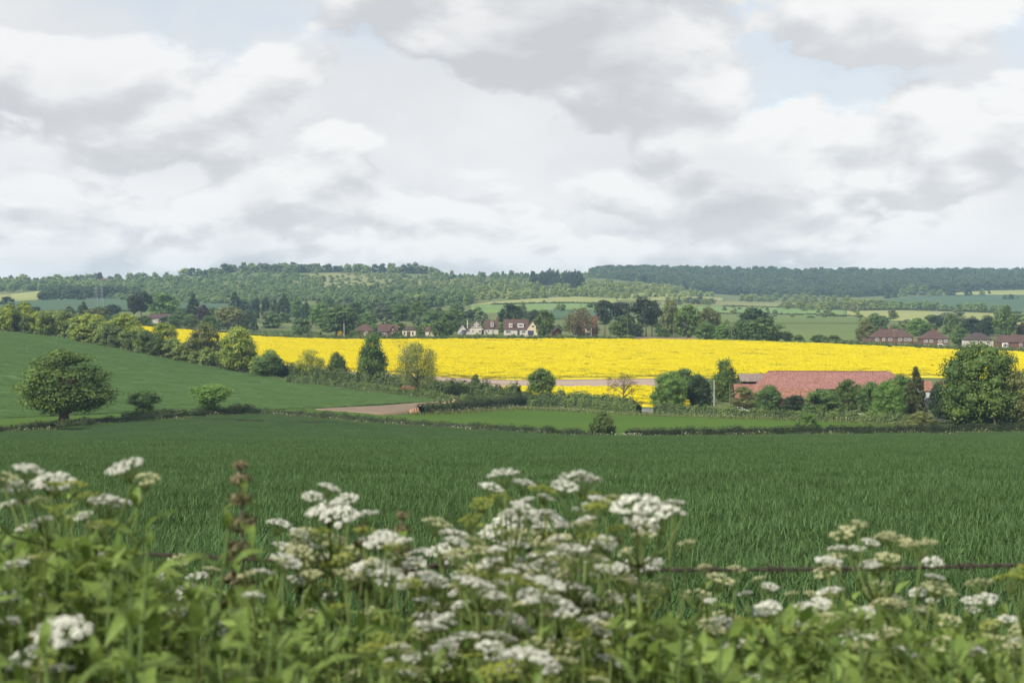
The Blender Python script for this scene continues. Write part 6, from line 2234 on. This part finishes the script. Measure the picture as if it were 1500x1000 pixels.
def nettle_proto(seed, H, shown=0.62, scale=1.0):
    """stem with crossed pairs of leaves on its upper part; returns leaf placements"""
    r = random.Random(seed)
    lean = Vector((r.uniform(-.07, .07), r.uniform(-.06, .06), 0))
    path = []
    for i in range(9):
        t = i / 8
        path.append(Vector((lean.x * H * t * t + .008 * math.sin(5 * t + seed), lean.y * H * t * t, H * t)))
    places = []
    z = H
    gap = 0.032 * scale
    az = r.uniform(0, 6)
    k = 0
    while z > H - shown and z > 0.06:
        t = z / H
        f = t * 8
        i = min(int(f), 7)
        p = path[i].lerp(path[i + 1], f - i)
        L = min(0.026 + 0.019 * k, 0.100) * r.uniform(0.85, 1.15) * scale
        for q in (0, math.pi):
            pitch = max(0.85 - 0.30 * k, -0.22) + r.uniform(-.20, .20)
            v = 3 if k < 2 else r.choice([0, 1, 2, 4, 1])
            m = Matrix.Translation(p) @ Matrix.Rotation(az + q + r.uniform(-.3, .3), 4, 'Z') @ Matrix.Rotation(-pitch, 4, 'Y') @ Matrix.Rotation(r.uniform(-.35, .35), 4, 'X') @ Matrix.Scale(L, 4)
            m = m @ Matrix.Translation(Vector((0.16, 0, 0)))
            places.append((v, m, p, L))
        az += math.pi / 2 + r.uniform(-.2, .2)
        z -= gap
        gap = min(gap * 1.32, 0.085 * scale)
        k += 1
    # stem with its leaf stalks
    mb = MB().tube(path, [0.0052 * (1 - 0.62 * i / 8) for i in range(9)], 6)
    for (v, m, p, L) in places:
        q = m @ Vector((0.02, 0, 0))
        mb.tube([p, q], [0.0018, 0.0012], 4)
    return mb.mesh('stem', M_STEM, True), places


PROTO = [nettle_proto(100 + i, 1.30, 0.52, sc_) for i, sc_ in enumerate((1.0, 1.1, 0.9, 1.2, 1.0, 0.85, 1.15))]


def nettle(px, py, D, label, group, variant, rz, mat=None):
    tip = point(px, py, D)
    g0 = gz(tip.x, tip.y)
    H = max(tip.z - g0, 0.25)
    root = empty('nettle', Vector((tip.x, tip.y, g0)), rz)
    tag(root, label, 'nettle', group)
    stem, places = PROTO[variant]
    dz = H - 1.30
    sc = 1.0
    if dz < 0:
        sc = H / 1.30
        dz = 0
        root.scale = (max(sc, .85), max(sc, .85), sc)
    so = link('stem', stem, root, (0, 0, dz))
    if dz > 0.01:      # a taller plant stands on a longer foot
        MB().tube([(0, 0, -0.02), (0, 0, dz + 0.01)], [0.0056, 0.0052], 6).build('stem_foot', M_STEM, root)
    for (v, m, p, L) in places:
        o = link('leaf', NLEAF[v], root)
        o.matrix_local = Matrix.Translation((0, 0, dz)) @ m
    return root


ENV = [(-150, 735), (0, 742), (60, 770), (110, 752), (165, 765), (240, 800), (300, 845), (360, 835), (420, 872), (500, 885), (560, 872), (650, 885), (740, 900), (840, 880), (905, 868), (980, 880), (1060, 890), (1130, 885), (1210, 862), (1290, 868), (1370, 885), (1440, 915), (1500, 930), (1650, 930)]
NMARK = [(-80, 'the left edge'), (10, 'the small heads at the left edge'), (50, 'the three crowded white heads'), (90, 'the flat corner head'), (130, 'the upper left flower heads'), (180, 'the high white head on the left'),
         (220, 'the thick nettle stem'), (275, 'the heads behind the wire on the left'), (340, 'the brown flower spike'), (400, 'the small cow parsley by the spike'), (450, 'the flat white heads'), (500, 'the wide white heads'),
         (550, 'the thin brownish spikes'), (590, 'the knotted bottom head'), (630, 'the two small heads'), (680, 'the rounded heads in the middle'), (740, 'the packed white cluster'), (800, 'the stacked white heads'),
         (850, 'the shaggy round head'), (900, 'the largest white cluster'), (950, 'the head hanging on the wire'), (1000, 'the open wheat gap'), (1050, 'the pale green heads by the wire'), (1120, 'the small seeding cow parsley'),
         (1180, 'the gap before the lone cow parsley'), (1240, 'the lone creamy cow parsley'), (1310, 'the faint low heads'), (1380, 'the scattered small heads'), (1440, 'the right hand small heads'), (1500, 'the greenish bud head'), (1580, 'the right edge')]
rn = random.Random(21)
k = 0
for i in range(172):
    px = -110 + 1720 * ((i * 0.61803) % 1.0) + rn.uniform(-12, 12)
    layer = i % 4
    base = float(line_y(ENV, px))
    py = base + (0, 45, 95, 150)[layer] * rn.uniform(0.45, 1.15) + rn.uniform(-8, 22)
    D = (2.05, 1.85, 1.62, 1.42)[layer] * rn.uniform(0.93, 1.08)
    if px < 350:
        D *= 0.92
    if py > 1040:
        continue
    front = ('farthest', 'farther', 'nearer', 'nearest')[layer]
    nettle(px, py, D, '%s nettle %s' % (front, side_of(px, NMARK)), 'nettles in the foreground', k % 7, rn.uniform(0, 6.28))
    k += 1
nettle(215, 790, 1.45, 'tall near nettle with a thick stem left of the brown flower spike', None, 3, 0.8)
nettle(150, 748, 1.75, 'nettle with long drooping leaves below the upper left flower heads', None, 1, 2.2)

# ------------------------------------------------------------------ cow parsley


def floret_head(seed, mat, n=34):
    """a small domed head of florets, radius about 1"""
    r = np.random.default_rng(seed)
    th = r.uniform(0, 6.28, n)
    rad = np.sqrt(r.uniform(0, 1, n))
    P = np.stack([np.cos(th) * rad * .86, np.sin(th) * rad * .86, 0.50 * (1 - rad ** 2) + r.uniform(-.10, .10, n)], 1)
    nr = np.stack([P[:, 0] * .7, P[:, 1] * .7, np.full(n, .9)], 1) + r.normal(0, .25, (n, 3))
    V, F = leaf_quads(P, nr, r.uniform(.15, .25, n), r, 1.0)
    V2, F2 = leaf_quads(P + [0, 0, .04], nr + r.normal(0, .3, (n, 3)), r.uniform(.11, .19, n), r, 1.0)
    # green stalklets below
    S_ = np.stack([P * [.25, .25, 0] + [0, 0, -.42], P * [.9, .9, 1] + [-.03, 0, -.05], P * [.9, .9, 1] + [.03, 0, -.05]], 1).reshape(-1, 3)
    F3 = np.arange(n * 3).reshape(n, 3)
    return np_mesh('floret_head', np.concatenate([V, V2, S_]), [np.concatenate([F, F2 + len(V)]), F3 + len(V) + len(V2)], [mat, M_UMB_STEM],
                   np.clip(r.normal(.55, .3, 3 * n), 0, 1), np.concatenate([np.zeros(2 * n), np.ones(n)]))


HEADS = [floret_head(s_, M_WHITE) for s_ in (1, 2, 3)]


def umbel_layout(seed, n):
    r = random.Random(seed)
    pts = [(0.02, 0.0, 0.36)]
    for i in range(n - 1):
        ring = 0.50 if i < 5 else 0.88
        cnt = 5 if i < 5 else n - 6
        a = (i if i < 5 else i - 5) / cnt * 6.283 + (0.4 if i < 5 else 0) + r.uniform(-.18, .18)
        q = ring * r.uniform(0.88, 1.08)
        pts.append((math.cos(a) * q, math.sin(a) * q, 0.36 - 0.34 * q * q + r.uniform(-.07, .07)))
    return pts


LAY = [umbel_layout(s_, n_) for s_, n_ in ((1, 17), (2, 16), (3, 19))]
RAYS = []
for lay in LAY:
    mb = MB()
    for p in lay:
        mb.tube([(0, 0, -0.85), (p[0] * .55, p[1] * .55, -0.30), (p[0], p[1], p[2] - .08)], [.026, .022, .016], 4)
    RAYS.append(mb.mesh('umbel', M_UMB_STEM))


def leaf_fern(seed):
    """a divided lacy leaf, unit length along x"""
    r = random.Random(seed)
    V, F = [], []

    def leaflet(p, d, L):
        d = d.normalized()
        sd = Vector((-d.y, d.x, 0)).normalized() * L * .20
        o = len(V)
        V.extend([p[:], (p + d * L * .5 + sd)[:], (p + d * L)[:], (p + d * L * .5 - sd)[:]])
        F.append((o, o + 1, o + 2, o + 3))
    for i in range(1, 9):
        t = i / 9
        p = Vector((t, 0, .12 * math.sin(t * 2.4) - .15 * t * t))
        w = .42 * math.sin(math.pi * (t * .85 + .1))
        for sg in (-1, 1):
            for j in range(1, 5):
                u = j / 4
                q = p + Vector((.16 * u * w / .42, sg * w * u, -.05 * u + r.uniform(-.02, .02)))
                leaflet(q, Vector((.6, sg * .9, r.uniform(-.3, .2))), .15 * (1.15 - u * .5))
                leaflet(q, Vector((1.0, -sg * .2, r.uniform(-.3, .2))), .13 * (1.15 - u * .5))
    leaflet(Vector((.95, 0, -.02)), Vector((1, 0, -.2)), .2)
    return np_mesh('leaf', np.array(V), np.array(F), [M_FERN], [0.5 + r.uniform(-.4, .4) for _ in F])


FERN = [leaf_fern(1), leaf_fern(2)]
rp_ = random.Random(77)
NU = [0]


def umbel(root, base, P, wpx, kind, tilt=None, fill=1.0):
    """one umbel at world point P, wpx photograph pixels wide, as a child of the plant"""
    s = P.y / FPX
    rad = wpx * s / 2 / 1.12
    v = NU[0] % 3
    NU[0] += 1
    u = link('umbel', RAYS[v], root, P - base, (rp_.uniform(-.35, .35) if tilt is None else tilt, rp_.uniform(-.3, .3), rp_.uniform(0, 6.28)), (rad, rad, rad))
    mt = {'w': M_WHITE, 'c': M_CREAM, 'g': M_BUD}[kind]
    hs = {'w': .255, 'c': .22, 'g': .21}[kind] * fill
    for p in LAY[v]:
        if kind != 'w' and rp_.random() < .12:
            continue
        h = hs * rp_.uniform(.82, 1.15)
        link('floret_head', HEADS[rp_.randrange(3)], u, p, (rp_.uniform(-.25, .25), rp_.uniform(-.25, .25), rp_.uniform(0, 6)), (h, h, h * 1.1), [mt, M_UMB_STEM])
    return u, rad


def parsley(label, D, umbels, junction, stem=M_UMB_STEM, group=None):
    """a cow parsley plant: junction (px, py) where its flower stalks part; umbels (px, py, width px, kind)"""
    J = point(junction[0], junction[1], D)
    foot = Vector((J.x + rp_.uniform(-.04, .04), J.y + rp_.uniform(-.03, .03), 0))
    foot.z = gz(foot.x, foot.y)
    root = empty('cow_parsley', foot)
    tag(root, label, 'cow parsley', group)
    mb = MB()
    mid = foot.lerp(J, .5) + Vector((rp_.uniform(-.02, .02), 0, 0))
    mb.tube([foot - foot + Vector((0, 0, -.02)), mid - foot, J - foot], [.0045, .0038, .0028], 6)
    second = foot.lerp(J, .80)
    extra = []
    for (x, y, w, kd) in umbels:
        for _ in range(0 if w < 30 else (2 if w > 62 else 1)):
            extra.append((x + rp_.uniform(-58, 58), y + rp_.uniform(14, 78), rp_.uniform(26, 46), rp_.choice(['w', 'c', 'c', 'w', 'g'] if kd != 'g' else ['g', 'c'])))
    for i, (x, y, w, kd) in enumerate(umbels + extra):
        P = point(x, y, D + rp_.uniform(-.10, .10))
        u, rad = umbel(root, foot, P, w, kd)
        a = J if i % 3 != 2 else second
        e = u.matrix_basis @ Vector((0, 0, -0.84))
        a_ = a - foot
        m = a_.lerp(e, .5) + Vector((e.x - a_.x, 0, 0)) * .12 + Vector((0, 0, -.01))
        mb.tube([a_, m, e], [.0020, .0016, .0013], 5)
    mb.build('stem', stem, root, True)
    for i in range(3):
        t = rp_.uniform(.55, .97)
        p = foot.lerp(J, t) - foot
        o = link('leaf', FERN[i % 2], root, p, (rp_.uniform(-.3, .3), rp_.uniform(-.5, .2), rp_.uniform(0, 6.28)))
        L = rp_.uniform(.10, .20)
        o.scale = (L, L, L)
    return root


parsley('cow parsley at the left edge with three crowded white heads', 1.75, [(42, 690, 50, 'w'), (30, 716, 58, 'w'), (78, 708, 66, 'w'), (8, 700, 40, 'c'), (60, 735, 40, 'c'), (108, 712, 44, 'g')], (72, 800))
parsley('cow parsley with one high white head against the wheat on the left', 1.8, [(185, 686, 62, 'w'), (160, 740, 70, 'w'), (128, 728, 42, 'g')], (140, 800))
parsley('cow parsley of flat white heads left of the middle', 2.0, [(483, 716, 36, 'w'), (457, 728, 34, 'w'), (510, 731, 36, 'w'), (478, 748, 64, 'w'), (498, 757, 60, 'w'), (535, 756, 42, 'w')], (486, 840))
parsley('small cow parsley right of the brown spike', 2.0, [(408, 769, 42, 'w'), (445, 785, 50, 'c'), (462, 806, 36, 'w'), (430, 800, 30, 'c'), (470, 780, 40, 'g')], (438, 870))
parsley('cow parsley with the highest head in the middle', 1.9, [(738, 697, 52, 'w'), (768, 710, 40, 'w'), (706, 738, 40, 'g'), (735, 730, 38, 'g'), (772, 733, 26, 'w'), (745, 752, 32, 'w')], (745, 830))
parsley('cow parsley with a broad high head right of the middle', 1.85, [(850, 704, 66, 'w'), (828, 714, 46, 'w'), (800, 730, 30, 'w'), (795, 720, 50, 'g'), (865, 728, 40, 'g'), (848, 748, 24, 'w')], (858, 810))
parsley('cow parsley with the largest white cluster beside the open wheat', 1.75, [(930, 742, 74, 'w'), (962, 757, 76, 'w'), (985, 740, 40, 'w'), (905, 733, 46, 'c'), (940, 770, 60, 'w'), (884, 740, 44, 'g'), (905, 778, 48, 'g'), (1001, 752, 12, 'w')], (935, 830))
parsley('cow parsley of packed white heads in the middle', 1.95, [(742, 772, 80, 'w'), (800, 765, 78, 'w'), (770, 790, 60, 'c'), (725, 790, 54, 'w'), (700, 812, 50, 'c'), (640, 768, 48, 'c'), (665, 785, 50, 'w')], (735, 870))
parsley('cow parsley with a shaggy round head in front of the wire', 1.75, [(838, 812, 72, 'w'), (870, 790, 50, 'g'), (820, 790, 40, 'c'), (800, 800, 46, 'c'), (850, 770, 44, 'c')], (842, 890))
parsley('cow parsley with a small white head hanging on the wire', 1.85, [(950, 830, 50, 'w'), (905, 838, 40, 'w'), (975, 848, 26, 'c'), (925, 855, 50, 'c')], (930, 920))
parsley('cow parsley of wide white heads left of the packed cluster', 1.85, [(540, 836, 76, 'w'), (572, 850, 66, 'w'), (510, 845, 60, 'c'), (585, 797, 44, 'w'), (622, 848, 56, 'w')], (560, 920))
parsley('cow parsley with three small heads below the packed cluster', 2.0, [(645, 808, 52, 'w'), (665, 820, 36, 'w'), (610, 830, 36, 'c'), (690, 836, 44, 'c')], (650, 900))
parsley('cow parsley of two rounded heads in the lower middle', 1.65, [(700, 860, 58, 'w'), (722, 876, 60, 'w'), (755, 852, 46, 'g'), (680, 850, 40, 'w')], (722, 960))
parsley('cow parsley of stacked white heads right of the lower middle', 1.6, [(800, 858, 66, 'w'), (815, 884, 60, 'w'), (790, 880, 50, 'w'), (830, 898, 44, 'w'), (775, 872, 40, 'w')], (805, 970))
parsley('cow parsley of low white heads at the bottom middle', 1.6, [(742, 908, 64, 'w'), (760, 925, 60, 'w'), (730, 935, 54, 'w'), (680, 936, 56, 'w'), (790, 945, 50, 'c')], (745, 1030))
parsley('cow parsley of faint low heads along the bottom edge', 1.5, [(770, 962, 70, 'w'), (745, 975, 54, 'w'), (800, 975, 50, 'w'), (830, 968, 44, 'c'), (720, 985, 50, 'g')], (770, 1070))
parsley('cow parsley with two small heads near the bottom left of the middle', 1.6, [(630, 920, 54, 'w'), (655, 912, 36, 'w'), (612, 930, 34, 'c')], (635, 1000))
parsley('little cow parsley with a single knotted head at the bottom', 1.55, [(582, 950, 44, 'w'), (575, 968, 28, 'w'), (596, 964, 26, 'w'), (560, 935, 36, 'g')], (580, 1040))
parsley('cow parsley with a pale head at the lower right of the middle', 1.6, [(866, 912, 48, 'w'), (880, 926, 36, 'w'), (850, 930, 40, 'g'), (895, 968, 46, 'w'), (915, 978, 36, 'c')], (870, 1010))
parsley('cow parsley with a flat white head in the bottom left corner', 1.35, [(92, 928, 88, 'w'), (48, 965, 90, 'w'), (84, 982, 50, 'w'), (20, 975, 50, 'w')], (78, 1080))
parsley('cow parsley with small heads at the left edge below the top cluster', 1.6, [(10, 876, 44, 'w'), (22, 828, 40, 'w'), (45, 892, 20, 'w'), (38, 820, 36, 'c'), (65, 815, 30, 'g')], (30, 960))
parsley('loose creamy cow parsley standing alone on the right', 1.9, [(1258, 768, 26, 'c'), (1236, 782, 46, 'c'), (1228, 805, 34, 'w'), (1252, 806, 36, 'w'), (1222, 818, 40, 'c'), (1275, 795, 28, 'w'), (1296, 785, 36, 'c'), (1318, 795, 54, 'c'), (1345, 800, 60, 'c'), (1300, 818, 44, 'c'), (1285, 828, 50, 'g')], (1290, 900))
parsley('cow parsley of small scattered heads right of the lone one', 1.95, [(1372, 862, 48, 'c'), (1366, 880, 22, 'w'), (1395, 872, 22, 'c'), (1434, 856, 44, 'c'), (1420, 880, 26, 'w'), (1444, 878, 40, 'w'), (1424, 894, 24, 'w'), (1390, 910, 44, 'c'), (1347, 896, 28, 'w')], (1390, 970))
parsley('greenish cow parsley bud head at the right edge', 1.6, [(1482, 850, 56, 'g'), (1500, 838, 44, 'g')], (1500, 930))
parsley('pale green cow parsley heads by the wire right of the middle', 1.95, [(1030, 832, 30, 'c'), (1055, 850, 50, 'c'), (1080, 834, 30, 'c'), (1020, 872, 44, 'c'), (1040, 880, 20, 'w')], (1045, 940))
parsley('small seeding cow parsley below the wire on the right', 1.95, [(1112, 848, 24, 'c'), (1128, 860, 28, 'w'), (1092, 870, 24, 'w'), (1128, 885, 24, 'w'), (1160, 870, 24, 'c'), (1192, 872, 30, 'c')], (1130, 950))
parsley('creamy cow parsley heads low in the right foreground', 1.75, [(1056, 930, 52, 'c'), (1040, 915, 40, 'c'), (1010, 950, 34, 'c'), (1075, 945, 36, 'w')], (1050, 1010))
parsley('faint cow parsley heads low beside the right nettles', 1.7, [(1300, 930, 50, 'c'), (1275, 935, 30, 'w'), (1330, 938, 40, 'c'), (1418, 955, 26, 'w'), (1480, 950, 54, 'c'), (1455, 935, 34, 'c'), (1390, 945, 50, 'c')], (1370, 1040))
parsley('cow parsley behind the wire left of the spike', 2.2, [(262, 822, 40, 'c'), (290, 846, 40, 'w'), (275, 858, 30, 'c'), (310, 835, 30, 'c'), (70, 808, 26, 'w')], (275, 920))
parsley('small white cow parsley heads behind the wire right of the largest cluster', 2.1, [(888, 836, 26, 'w'), (915, 846, 44, 'w'), (955, 860, 40, 'c'), (900, 870, 30, 'c'), (940, 878, 24, 'w')], (915, 930))
parsley('cow parsley with yellow green seed heads in the middle', 1.8, [(775, 845, 44, 'g'), (720, 845, 40, 'g'), (800, 815, 40, 'g'), (690, 760, 40, 'g'), (870, 745, 44, 'g')], (770, 930))
parsley('cow parsley with yellow green seed heads at the bottom middle', 1.5, [(740, 985, 70, 'g'), (700, 965, 50, 'g'), (800, 995, 60, 'g'), (545, 950, 44, 'g'), (870, 990, 50, 'g')], (740, 1080))

# smaller plants filling the stand
rf = random.Random(63)
for i, (x, y) in enumerate(((560, 800), (615, 880), (670, 850), (700, 800), (760, 815), (820, 840), (880, 815), (905, 895), (640, 945), (850, 955), (480, 800), (390, 840), (245, 860), (120, 830), (60, 860), (1090, 905), (1180, 900), (1250, 860), (1330, 880), (1460, 905))):
    us = [(x + rf.uniform(-42, 42), y + rf.uniform(-26, 42), rf.uniform(28, 50), rf.choice('wwcwcg')) for _ in range(5)]
    parsley('%s cow parsley plant %s' % (rf.choice(['slender', 'small', 'low', 'loose']), side_of(x, NMARK)), rf.uniform(1.65, 2.1), us, (x, y + 95), group='smaller cow parsley')


# ------------------------------------------------------------------ brown flower spikes of woundwort
CAL = None


def spike(px, py_top, py_foot, D, wpx, label, seed):
    r = random.Random(seed)
    top = point(px, py_top, D)
    foot = Vector((top.x + .02, top.y, gz(top.x, top.y)))
    s = D / FPX
    root = empty('woundwort', foot)
    tag(root, label, 'wild plant')
    H = top.z - foot.z
    pts = [Vector((-.02 * (i / 6) ** 2, 0, H * i / 6)) for i in range(7)]
    MB().tube(pts, [.0042 * (1 - .6 * i / 6) for i in range(7)], 6).build('stem', M_STEM_P, root, True)
    z = H - 0.002
    k = 0
    span = (py_foot - py_top) * s
    while z > H - span and k < 10:
        f = z / H * 6
        i = min(int(f), 5)
        p = pts[i].lerp(pts[i + 1], f - i)
        rad = wpx * s * (.20 + .08 * min(k, 3)) * r.uniform(.9, 1.1)
        n = 64
        rg_ = np.random.default_rng(seed * 31 + k)
        d = rg_.normal(0, 1, (n, 3))
        d[:, 2] *= .7
        d /= np.linalg.norm(d, axis=1, keepdims=True)
        V, F = leaf_quads(np.array(p)[None, :] + d * rad * [1, 1, .62], d + rg_.normal(0, .5, (n, 3)), rg_.uniform(.0030, .0060, n), rg_)
        link('flower_whorl', np_mesh('flower_whorl', V, F, [M_CALYX], np.clip(rg_.normal(.5, .3, n), 0, 1)), root)
        if k > 1 or k == 1:
            for q in (0, math.pi):
                o = link('leaf', NLEAF[r.choice([0, 1, 2])], root)
                L = .026 + .009 * k
                o.matrix_local = Matrix.Translation(p) @ Matrix.Rotation(k * 1.57 + q + .4 + r.uniform(-.3, .3), 4, 'Z') @ Matrix.Rotation(r.uniform(-.1, .5), 4, 'Y') @ Matrix.Scale(L, 4)
        z -= (.020 + .006 * k) * D / 1.9
        k += 1
    return root


spike(352, 678, 900, 1.85, 46, 'tall brownish flower spike standing against the wheat on the left', 1)
spike(338, 795, 920, 1.9, 34, 'short brownish flower spike beside the tall one', 2)
spike(588, 752, 880, 2.05, 34, 'thin brownish flower spike left of the packed white cluster', 3)
spike(528, 772, 880, 2.0, 34, 'thin brownish flower spike right of the flat white heads', 4)

# ------------------------------------------------------------------ undergrowth filling the verge below the tops
r = np.random.default_rng(99)
N = 80000
Yv = r.uniform(1.6, 2.2, N)
Xv = r.uniform(-0.95, 0.95, N) * (Yv + 0.3) * 1.05
g0 = ground_z(Xv, Yv)
pxv = 750 + Xv / Yv * FPX
env = np.interp(pxv, [p[0] for p in ENV], [p[1] for p in ENV]) + 22 + 170 * r.uniform(0, 1, N)
zt = EYE + (-(env - 430.0) / FPX) * Yv
h = np.maximum(zt - g0, 0.1)
zz_ = g0 + h * (1 - r.uniform(0, 1, N) ** 2 * 0.55)
nr = r.normal(0, .6, (N, 3))
nr[:, 2] += .6
V, F = leaf_quads(np.stack([Xv, Yv, zz_], 1), nr, np.where(r.uniform(0, 1, N) < .6, r.uniform(.004, .010, N), r.uniform(.010, .022, N)), r, .42)
# blades of grass
M_ = 5200
Yb = r.uniform(1.3, 2.6, M_)
Xb = r.uniform(-0.95, 0.95, M_) * (Yb + .3) * 1.05
gb = ground_z(Xb, Yb)
pxb = 750 + Xb / Yb * FPX
eb = np.interp(pxb, [p[0] for p in ENV], [p[1] for p in ENV]) + r.uniform(10, 140, M_)
tb = EYE + (-(eb - 430.0) / FPX) * Yb
ln_ = r.normal(0, .06, (M_, 2))
wv = r.uniform(.0015, .004, M_)
az_ = r.uniform(0, 6.28, M_)
o1 = np.stack([np.cos(az_) * wv, np.sin(az_) * wv, 0 * wv], 1)
b0 = np.stack([Xb, Yb, gb], 1)
mid = np.stack([Xb + ln_[:, 0] * .3, Yb + ln_[:, 1] * .3, gb + (tb - gb) * .6], 1)
tp = np.stack([Xb + ln_[:, 0], Yb + ln_[:, 1], tb], 1)
VB = np.stack([b0 - o1, b0 + o1, mid + o1, mid - o1, tp], 1).reshape(-1, 3)
kk = np.arange(M_)[:, None] * 5
FB = kk + np.array([[0, 1, 2, 3]])
FT = kk + np.array([[3, 2, 4]])
me = np_mesh('undergrowth', np.concatenate([V, VB]), [np.concatenate([F, FB + len(V)]), FT + len(V)], [M_NETTLE, M_TUFT],
             np.clip(r.normal(.42, .3, N + 2 * M_), 0, 1), np.concatenate([np.zeros(N), np.zeros(M_), np.ones(M_)]))
tag(link('undergrowth', me), 'tangled leaves and grass filling the foreground verge', None, None, 'stuff')
